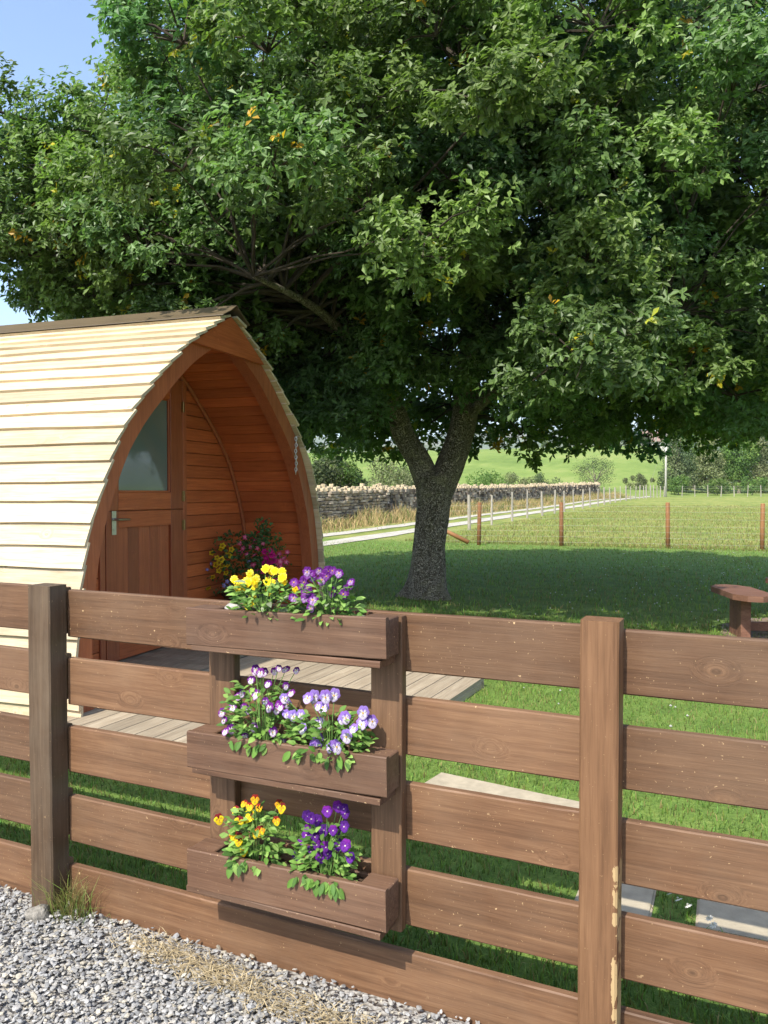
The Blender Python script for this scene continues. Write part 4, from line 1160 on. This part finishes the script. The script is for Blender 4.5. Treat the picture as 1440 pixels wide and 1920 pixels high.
pebble('small_stone', (-1.462, 2.03, 1.150), (.030, .018, .014), 5, MAT['concrete_grey'], 'small pale grey stone lying at the left of the top planter box', 'stone')

# white clover heads in the grass behind the post
cl = simple_flower('clover_head', (.75, .74, .70), (.62, .60, .5), .014, 8)
g = 'white clover heads in the grass'
spots = []
for (x_, y_), w_ in zip([(-.305, 3.04), (-.265, 3.02), (-.235, 2.985), (-.20, 2.955), (-.13, 2.90), (-.115, 2.86)], ['leftmost', 'second from left', 'third from left', 'third from right', 'second from right', 'rightmost']): spots.append((x_, y_, w_ + ' white clover head in the grass between the two grey slabs'))
for (x_, y_, lb) in spots:
    o = obj('clover_flower', cl, MAT['petal']); o.location = (x_, y_, .055); o.rotation_euler = (.5, .1, x_ * 9); o.scale = (1.1, 1.1, 1.6)
    tag(o, lb, 'flower', g)
n = 900; x = RNG.uniform(-3, 5, n); y = RNG.uniform(4.5, 30, n); k = ~on_hard(x, y); x, y = x[k], y[k]; n = len(x)
s_ = RNG.uniform(.006, .012, n)
u_, d_ = ud(x, y); P = np.stack([x, y, hgt_ud(u_, d_) + .045], 1)
OC = np.array([(1, 0, 0), (0, 1, 0), (-1, 0, 0), (0, -1, 0), (0, 0, 1), (0, 0, -1)]); OF = np.array([(0, 1, 4), (1, 2, 4), (2, 3, 4), (3, 0, 4), (1, 0, 5), (2, 1, 5), (3, 2, 5), (0, 3, 5)])
V = (P[:, None] + OC[None] * s_[:, None, None]).reshape(-1, 3); F = (OF[None] + (np.arange(n) * 6)[:, None, None]).reshape(-1, 3)
tag(obj('clover', fast_mesh('clover', V, F, np.tile([(.7, .7, .62)], (len(V), 1))), MAT['petal']), 'scattered tiny white clover heads across the lawn and field', 'clover', kind='stuff')

# ================================================================== picnic table
pt = thing('picnic_table', 'brown octagonal picnic table with separate seats on post legs at the lawn edge', 'picnic table', (1.05, 9.55, 0))
def octa(name, cx, cy_, r, z0, z1, parent, mat, squash=1.0, rotz=0.0, nseg=8):
    pl = []
    for k in range(nseg):
        a = 2 * math.pi * (k + .5) / nseg; px, py = r * math.cos(a), r * squash * math.sin(a)
        pl.append((cx + px * math.cos(rotz) - py * math.sin(rotz), cy_ + px * math.sin(rotz) + py * math.cos(rotz)))
    return prism(name, pl, z0, z1, mat, parent, 'xy')
octa('table_top', 0, 0, .82, .735, .785, pt, MAT['table'])
octa('base_pad', 0, 0, 1.42, -.03, .018, pt, MAT['pad'], nseg=14)
for k in range(4):
    a = math.pi * k / 2 + .25
    beam('leg', (.22 * math.cos(a), .22 * math.sin(a), 0), (.22 * math.cos(a), .22 * math.sin(a), .735), .10, .10, MAT['table'], pt, up=(1, 0, 0), n=2)
for k, a in enumerate((math.radians(200), math.radians(110), math.radians(20), math.radians(290))):
    cx, cy_ = 1.27 * math.cos(a), 1.27 * math.sin(a)
    # seat: a plank with clipped corners, long side tangent to the table
    pl = [(-.55, -.03), (-.47, -.13), (-.30, -.21), (.30, -.21), (.47, -.13), (.55, -.03), (.50, .10), (.34, .19), (-.34, .19), (-.50, .10)]
    tg = a + math.pi / 2 + math.pi
    plw = [(cx + x_ * math.cos(tg) - y_ * math.sin(tg), cy_ + x_ * math.sin(tg) + y_ * math.cos(tg)) for x_, y_ in pl]
    prism('seat', plw, .437, .495, MAT['table'], pt, 'xy')
    for j in (-1, 0, 1):
        lx, ly = cx + j * .117 * math.cos(tg), cy_ + j * .117 * math.sin(tg)
        beam('seat_leg', (lx, ly, 0), (lx, ly, .437), .112, .10, MAT['table'], pt, up=(math.cos(tg + math.pi / 2), math.sin(tg + math.pi / 2), 0), n=2)
    beam('brace', (cx * .93, cy_ * .93, .12), (.28 * math.cos(a), .28 * math.sin(a), .12), .06, .09, MAT['table'], pt, n=2)

# ================================================================== wire fences
sf = thing('stock_fence', 'wire stock fence on brown round posts at the edge of the shaded lawn', 'fence', (0, 0, 0))
BP = [(-7.36, 22.36), (-5.06, 22.91), (-2.20, 23.25), (.15, 23.43), (2.6, 23.65), (5.0, 23.9)]
for i, (x_, y_) in enumerate(BP):
    b = Buf(); hgt_ = 1.24 + random.uniform(-.04, .05); lx = random.uniform(-.03, .03)
    b.tube([(x_, y_, -.1), (x_ + lx * .5, y_, hgt_ * .5), (x_ + lx, y_, hgt_ - .015), (x_ + lx, y_, hgt_)], [.060, .059, .058, .05], 10); b.build('post', MAT['brownpost'], sf, True)
b = Buf(); b.tube([(-7.62, 22.2, .08), (-8.75, 22.05, .62)], [.065, .06], 10); b.build('strut', MAT['brownpost'], sf, True)
b = Buf(); b.tube([(-8.8, 22.04, -.1), (-8.8, 22.04, 1.2)], [.08, .075], 10); b.build('post', MAT['brownpost'], sf, True)
for k, z_ in enumerate((.12, .28, .44, .60, .80, 1.0, 1.15)):
    b = Buf(); b.tube([(-8.8, 21.96, z_)] + [(x_, y_ - .075, z_) for x_, y_ in BP], [.0014] * (len(BP) + 1), 4); b.build('wire', MAT['wire'], sf)
vw = Buf()
for i in range(len(BP) - 1):
    (xa_, ya_), (xb2, yb2) = BP[i], BP[i + 1]
    for k in range(1, 14):
        t = k / 14; vw.tube([(xa_ + (xb2 - xa_) * t, ya_ + (yb2 - ya_) * t - .075, .1), (xa_ + (xb2 - xa_) * t, ya_ + (yb2 - ya_) * t - .075, .82)], [.0010] * 2, 4, False)
tag(vw.build('netting', MAT['wire'], sf), kind='stuff')

gf = thing('track_fence', 'long wire fence on silvery grey posts running beside the farm track', 'fence', (0, 0, 0))
ys = []; y_ = 29.2; stp = 3.5
while y_ < 103: ys.append(y_); y_ += stp; stp = max(2.4, stp - .06)
GP = [(-10.0 - .9 * math.sin((yy - 29) / 70 * math.pi) + random.uniform(-.06, .06), yy) for yy in ys]
GP += [(-8.2 + 1.45 * k, 103.3 + .25 * k) for k in range(9)]
rp = random.Random(9)
for x_, y_ in GP:
    b = Buf(); z_ = gz(x_, y_); h_ = rp.uniform(1.28, 1.45); lx, ly = rp.uniform(-.06, .06), rp.uniform(-.05, .05); r_ = rp.uniform(.045, .07)
    b.tube([(x_, y_, z_ - .1), (x_ + lx * .5, y_ + ly * .5, z_ + h_ * .5), (x_ + lx, y_ + ly, z_ + h_)], [r_, r_ * .95, r_ * .8], 8); b.build('post', MAT['greypost'], gf)
for h_ in (.35, .7, 1.0, 1.2):
    b = Buf(); b.tube([(x_, y_, gz(x_, y_) + h_) for x_, y_ in GP], [.004] * len(GP), 4); b.build('wire', MAT['wire'], gf)

# ================================================================== drystone wall
wall = thing('drystone_wall', 'old drystone wall with rough upright coping stones beyond the track', 'wall', (0, 0, 0))
rs = random.Random(31)
def rock(seed, amp=.16, mat=None, bev=.17):
    r2 = random.Random(seed); bm = bmesh.new(); bmesh.ops.create_cube(bm, size=1.0)
    bmesh.ops.bevel(bm, geom=bm.edges, offset=bev, segments=2 if bev > .2 else 1, affect='EDGES')
    for v in bm.verts: v.co *= 1 + r2.uniform(-amp, amp)
    me = bpy.data.meshes.new('stone'); bm.to_mesh(me); bm.free(); me.materials.append(mat or MAT['stone']); return me
ROCKS = [rock(i) for i in range(6)]
COPES = [rock(20 + i, .13, MAT['cope'], .32) for i in range(5)]
WX = -16.5
def wall_x(y): return WX + .35 * math.sin(y * .06) + (.0 if y < 70 else (y - 70) * .10)
stones = []
y_ = 17.0
yy0, yy1 = 17.0, 86.0
z_lvl = 0.0; crs = 0
while z_lvl < 1.32:
    ch_ = rs.uniform(.10, .16); y_ = yy0 + rs.uniform(0, .2)
    while y_ < yy1:
        l = rs.uniform(.18, .48); yc = y_ + l / 2
        stones.append((wall_x(yc) + rs.uniform(-.09, .09), yc, gz(WX, yc) + z_lvl + ch_ / 2, l * .97, ch_ * .95)); y_ += l
    z_lvl += ch_
stones.sort(key=lambda s: abs(s[1] - 30))
for s in stones[:300]:
    o = obj('stone', ROCKS[rs.randrange(6)], None, wall); o.location = s[:3]; o.scale = (.5, s[3], s[4]); o.rotation_euler = (rs.uniform(-.05, .05), 0, rs.uniform(-.06, .06))
rest = stones[300:]
bmv = np.array([(sx, sy, sz_) for sx in (-.5, .5) for sy in (-.5, .5) for sz_ in (-.5, .5)]); CF = np.array([(0, 1, 3, 2), (4, 6, 7, 5), (0, 4, 5, 1), (2, 3, 7, 6), (0, 2, 6, 4), (1, 5, 7, 3)])
A = np.array(rest); n = len(A)
sc = np.stack([np.full(n, .5), A[:, 3], A[:, 4]], 1)
V = (A[:, None, :3] + bmv[None] * sc[:, None, :] * RNG.uniform(.82, 1.05, (n, 8, 1))).reshape(-1, 3)
F = (CF[None] + (np.arange(n) * 8)[:, None, None]).reshape(-1, 4)
pal = np.array([(.20, .16, .12), (.36, .285, .20), (.46, .38, .28), (.28, .24, .19), (.14, .115, .09)])
c = np.repeat(pal[RNG.integers(0, 5, n)] * RNG.uniform(.8, 1.2, (n, 1)), 8, axis=0)
tag(obj('stonework', fast_mesh('stonework', V, F, c), MAT['stonev'], wall), kind='stuff')
hb = Buf()
for yy in np.arange(yy0, yy1, 1.0): hb.box(wall_x(yy) - .16, wall_x(yy) + .16, yy - .5, yy + .49, gz(WX, yy) - .1, gz(WX, yy) + 1.28)
hb.build('wall_core', simple('dark_core', (.07, .06, .05), .95), wall)
y_ = yy0
while y_ < yy1:
    l = rs.choice([.2, .26, .32, .4, .5, .62]) * rs.uniform(.9, 1.1); yc = y_ + l / 2; h_ = rs.uniform(.22, .42)
    o = obj('coping_stone', COPES[rs.randrange(5)], None, wall); o.location = (wall_x(yc), yc, gz(WX, yc) + 1.37 + h_ / 2 - .03); o.scale = (.46, l, h_); o.rotation_euler = (rs.uniform(-.22, .22), rs.uniform(-.1, .1), rs.uniform(-.15, .15)); y_ += l
# long dry grass under the wall
N = 18000
y = RNG.uniform(18, 92, N) ; x = np.array([wall_x(v) for v in y]) + .35 + np.abs(RNG.normal(0, .75, N))
u_, d_ = ud(x, y)
clump = .55 + .45 * np.sin(y * .9 + np.sin(y * .37) * 3) 
hh = RNG.uniform(.25, .95, N) * (.5 + .6 * clump) * np.clip(1.25 - (x - np.array([wall_x(v) for v in y])) / 2.6, .25, 1)
c = np.where((RNG.uniform(0, 1, N) < .66)[:, None], np.array([(.44, .33, .16)]), np.array([(.15, .20, .05)])) * RNG.uniform(.7, 1.25, (N, 1))
blades('long_grass', x, y, hh, RNG.uniform(.008, .018, N), c, MAT['straw'], .8, z=hgt_ud(u_, d_), label='tall straw coloured grass along the foot of the drystone wall', cat='grass')

# ================================================================== bushes and trees beyond
def bush(name, label, cat, x, y, rx, rz, cols, n, leaf=.16, trunk=.0, group=None, seed=0, ry=None, conifer=False, z=None, nl=None):
    r = np.random.default_rng(seed + 100); zb = gz(x, y) if z is None else z
    root = thing(name, label, cat, (x, y, zb), 0, group)
    ry = ry or rx
    nl = nl or int(10 + 6 * rx)
    d = r.normal(0, 1, (nl, 3)); d /= np.linalg.norm(d, axis=1)[:, None]
    hc = trunk + rz
    f = r.uniform(.45, .85, nl)
    if conifer:
        hfrac = r.uniform(0, 1, nl); rad_ = (1 - hfrac * .72)
        lc = np.stack([np.cos(np.arange(nl) * 2.4) * rx * rad_ * f, np.sin(np.arange(nl) * 2.4) * ry * rad_ * f, trunk + hfrac * 2 * rz * .93], 1)
    else:
        lc = np.stack([d[:, 0] * rx * f, d[:, 1] * ry * f, hc + d[:, 2] * rz * f], 1)
    lr = r.uniform(.28, .5, nl) * min(rx, rz)
    li = r.integers(0, nl, n); dd = r.normal(0, 1, (n, 3)) + np.array([0, 0, .25]); dd /= np.linalg.norm(dd, axis=1)[:, None]
    P = lc[li] + dd * lr[li][:, None] * r.uniform(.6, 1.1, (n, 1))
    P[:, 2] = np.maximum(P[:, 2], .05)
    Z = dd + r.normal(0, .45, (n, 3)); Y = r.normal(0, 1, (n, 3))
    base = np.array(cols)[r.integers(0, len(cols), nl)][li] * r.uniform(.65, 1.35, (n, 1))
    V, F, Cc = scatter_leaves(P, Z, Y, SIMPLE_T, SIMPLE_F, r.uniform(.7, 1.3, n) * leaf, base)
    tag(obj('crown', fast_mesh('crown', V, F, Cc), MAT['leaf'], root), kind='stuff')
    tb = Buf(); rt2 = random.Random(seed)
    tr_ = max(.03, .05 * rz + .02 * trunk)
    tb.tube([(0, 0, -.2), (0.02, 0, hc * .5), (0, .03, hc)], [tr_ * 1.2, tr_, tr_ * .5], 7)
    for k in range(min(nl, 9)): tb.tube([(0, 0, hc * rt2.uniform(.25, .7)), tuple(lc[k] * .6 + np.array([0, 0, hc * .3])), tuple(lc[k])], [tr_ * .5, tr_ * .3, tr_ * .12], 5, False)
    tb.build('trunk', MAT['bark'], root)
    return root
OL = [(.10, .135, .055), (.13, .155, .07), (.075, .11, .05)]; GR = [(.10, .175, .04), (.14, .205, .05), (.08, .14, .035)]; PA = [(.16, .185, .085), (.19, .205, .10)]
def wp(px, d): u = (px - 720) / 1497 * d; return xy(u, d)
def beyond_wall(px, rx):
    k = (px - 720) / 1497; return (WX - .4 - rx * .9) / (k * CY - SY)
HB = [('dark shrub peeping out at the edge of the pod behind the wall', 588, 1.5, 1.5, OL), ('tall leafy shrub behind the wall next to the pod arch', 622, 1.2, 1.75, GR), ('small dark shrub just right of the tall shrub behind the wall', 657, .7, 1.5, OL), ('pale loose shrub behind the wall left of the oak trunk', 722, 1.7, 1.55, PA),
      ('low bush behind the wall beside the trunk fork', 768, 1.3, 1.25, OL), ('low green bush behind the wall just right of the oak trunk', 918, 2.2, 1.35, GR), ('low olive bush behind the wall between two greener ones', 965, 1.8, 1.25, PA), ('low spreading bush halfway along the wall', 1010, 2.4, 1.35, OL), ('rounded bush near the far end of the wall', 1115, 3.2, 2.5, OL)]
for sd, (lb, px, rx, rz, cs) in enumerate(HB):
    x_, y_ = wp(px, beyond_wall(px, rx))
    bush('hedge_shrub', lb, 'shrub', x_, y_, rx, rz, cs, 3200, .15, .05, 'shrubs behind the drystone wall', sd, ry=rx)
x_, y_ = wp(1195, 112); bush('hedge_shrub', 'low pale bush past the end of the wall', 'shrub', x_, y_, 2.6, 1.0, PA, 2600, .17, .1, 'shrubs behind the drystone wall', 9)
WT = [(1268, 112, 3.0, 4.6, OL, 'olive green tree at the left end of the wood behind the pole'), (1300, 122, 3.2, 5.2, GR, 'second tree from the pole in the dark wood'), (1330, 114, 2.8, 4.3, PA, 'paler grey green tree in the middle of the wood'), (1362, 126, 3.4, 5.6, OL, 'tall tree behind the paler one in the wood'),
      (1385, 115, 2.9, 4.5, GR, 'mid green tree right of the paler one in the wood'), (1418, 121, 3.3, 5.2, OL, 'broad olive tree near the right edge of the wood'), (1448, 113, 3.0, 4.8, PA, 'pale tree at the right edge of the picture in the wood'), (1490, 118, 3.5, 5.2, GR, 'last tree of the wood at the far right')]
for i, (px, d, rx, rz, cs, lb) in enumerate(WT):
    x_, y_ = wp(px, d); bush('wood_tree', lb, 'tree', x_, y_, rx, rz, cs, 7000, .30, .2, 'trees of the wood beyond the field', 20 + i, nl=46, conifer=(i % 3 != 1))
for i, (px, d, rx, rz, lb) in enumerate([(1272, 104, 1.6, 1.3, 'low bush below the wood beside the pole'), (1345, 106, 2.0, 1.1, 'low bush at the front of the wood'), (1410, 105, 2.2, 1.2, 'low bush by the fence posts in front of the wood')]):
    x_, y_ = wp(px, d); bush('wood_shrub', lb, 'shrub', x_, y_, rx, rz, GR, 1800, .22, .1, 'bushes below the wood', 40 + i)
for i, (px, rx, rz) in enumerate([(672, .9, 1.3), (680, .9, 1.5), (688, 1.0, 1.6), (696, .9, 1.35)]):
    x_, y_ = wp(px, 200); bush('crest_tree', ['leftmost', 'second', 'third', 'rightmost'][i] + ' small tree in the row on the hill crest above the wall', 'tree', x_, y_, rx, rz, OL, 700, .28, 1.0, 'trees on the crest left', 50 + i)
for i, (px, rx, rz, lb) in enumerate([(1140, 2.2, 1.5, 'low wide tree at the left of the clump on the hill crest'), (1160, 2.4, 1.9, 'middle tree of the clump on the hill crest'), (1185, 2.6, 2.3, 'tallest tree of the clump on the hill crest'), (1207, 2.0, 1.7, 'tree at the right of the clump on the hill crest'), (1022, 1.6, 1.0, 'small bush on the crest under the oak branch')]):
    x_, y_ = wp(px, 206); bush('crest_tree', lb, 'tree', x_, y_, rx, rz, OL, 1500, .34, .2, 'trees on the crest right', 60 + i)

# utility poles with stay
x_, y_ = wp(1248, 95); zb = gz(x_, y_)
up_ = thing('utility_pole', 'tall pale wooden utility pole with a stay wire beside the wood', 'pole', (x_, y_, zb))
b = Buf(); b.tube([(0, 0, -.3), (0, 0, 5), (0, 0, 10.2)], [.125, .115, .10], 10); b.build('shaft', MAT['pole'], up_, True)
beam('cross_arm', (-.9, 0, 9.7), (.9, 0, 9.7), .10, .12, MAT['pole'], up_, n=2)
b = Buf(); b.tube([tuple(U * -2.2 + Vector((0, 0, .1))), (0, 0, 7.8)], [.010, .010], 5); b.build('stay_wire', MAT['greypost'], up_)
x_, y_ = wp(1229, 190); zb = gz(x_, y_)
u2 = thing('utility_pole', 'distant thin utility pole on the hill crest near the house', 'pole', (x_, y_, zb))
b = Buf(); b.tube([(0, 0, -.3), (0, 0, 6.5)], [.16, .12], 8); b.build('shaft', MAT['pole'], u2, True)
beam('cross_arm', (-.8, 0, 6.1), (.8, 0, 6.1), .10, .12, MAT['pole'], u2, n=2)

# house on the crest
x_, y_ = wp(1226, 214); zb = gz(x_, y_)
hs = thing('farmhouse', 'small white farmhouse with a reddish brown roof on the hill crest', 'building', (x_, y_, zb), YAW)
b = Buf(); b.box(-3.4, 3.4, -2.4, 2.4, -.5, 2.3); b.build('wall', MAT['white'], hs)
prism('roof', [(-2.9, 2.15), (0, 5.0), (2.9, 2.15), (2.9, 2.32), (0, 5.2), (-2.9, 2.32)], -3.6, 3.6, MAT['roof'], hs)
for xw in (-2.0, .2, 2.1):
    b = Buf(); b.box(xw - .4, xw + .4, -2.46, -2.402, .9, 1.9); b.build('window', MAT['darkframe'], hs)
b = Buf(); b.box(-3.3, -2.6, -.4, .4, 4.2, 5.9); b.build('chimney', MAT['white'], hs)
# frame on the crest
x_, y_ = wp(1058, 198); zb = gz(x_, y_)
fr = thing('field_frame', 'pale open frame with dark legs standing on the hill crest', 'frame', (x_, y_, zb), YAW)
for xx, h_ in ((-1.0, 1.7), (1.1, 1.9), (3.0, 2.3)): beam('leg', (xx, 0, -.2), (xx, 0, h_), .12, .12, MAT['darkframe'], fr, up=(1, 0, 0), n=1)
beam('bar', (-1.1, 0, 1.62), (1.2, 0, 1.62), .10, .16, MAT['white'], fr, n=1)

# ================================================================== the air
hz = M('haze_air'); hz.t.nodes.remove(hz.b)
pv = hz.n('VolumePrincipled', {'Color': (.80, .88, .98, 1), 'Density': .00016, 'Anisotropy': .2})
hz.t.links.new(pv.outputs[0], hz.out.inputs['Volume'])
b = Buf(); b.box(-7600, 7600, -7600, 7600, -60, 420)
o = b.build('haze', hz.m); tag(o, kind='stuff')
o.display_type = 'WIRE'
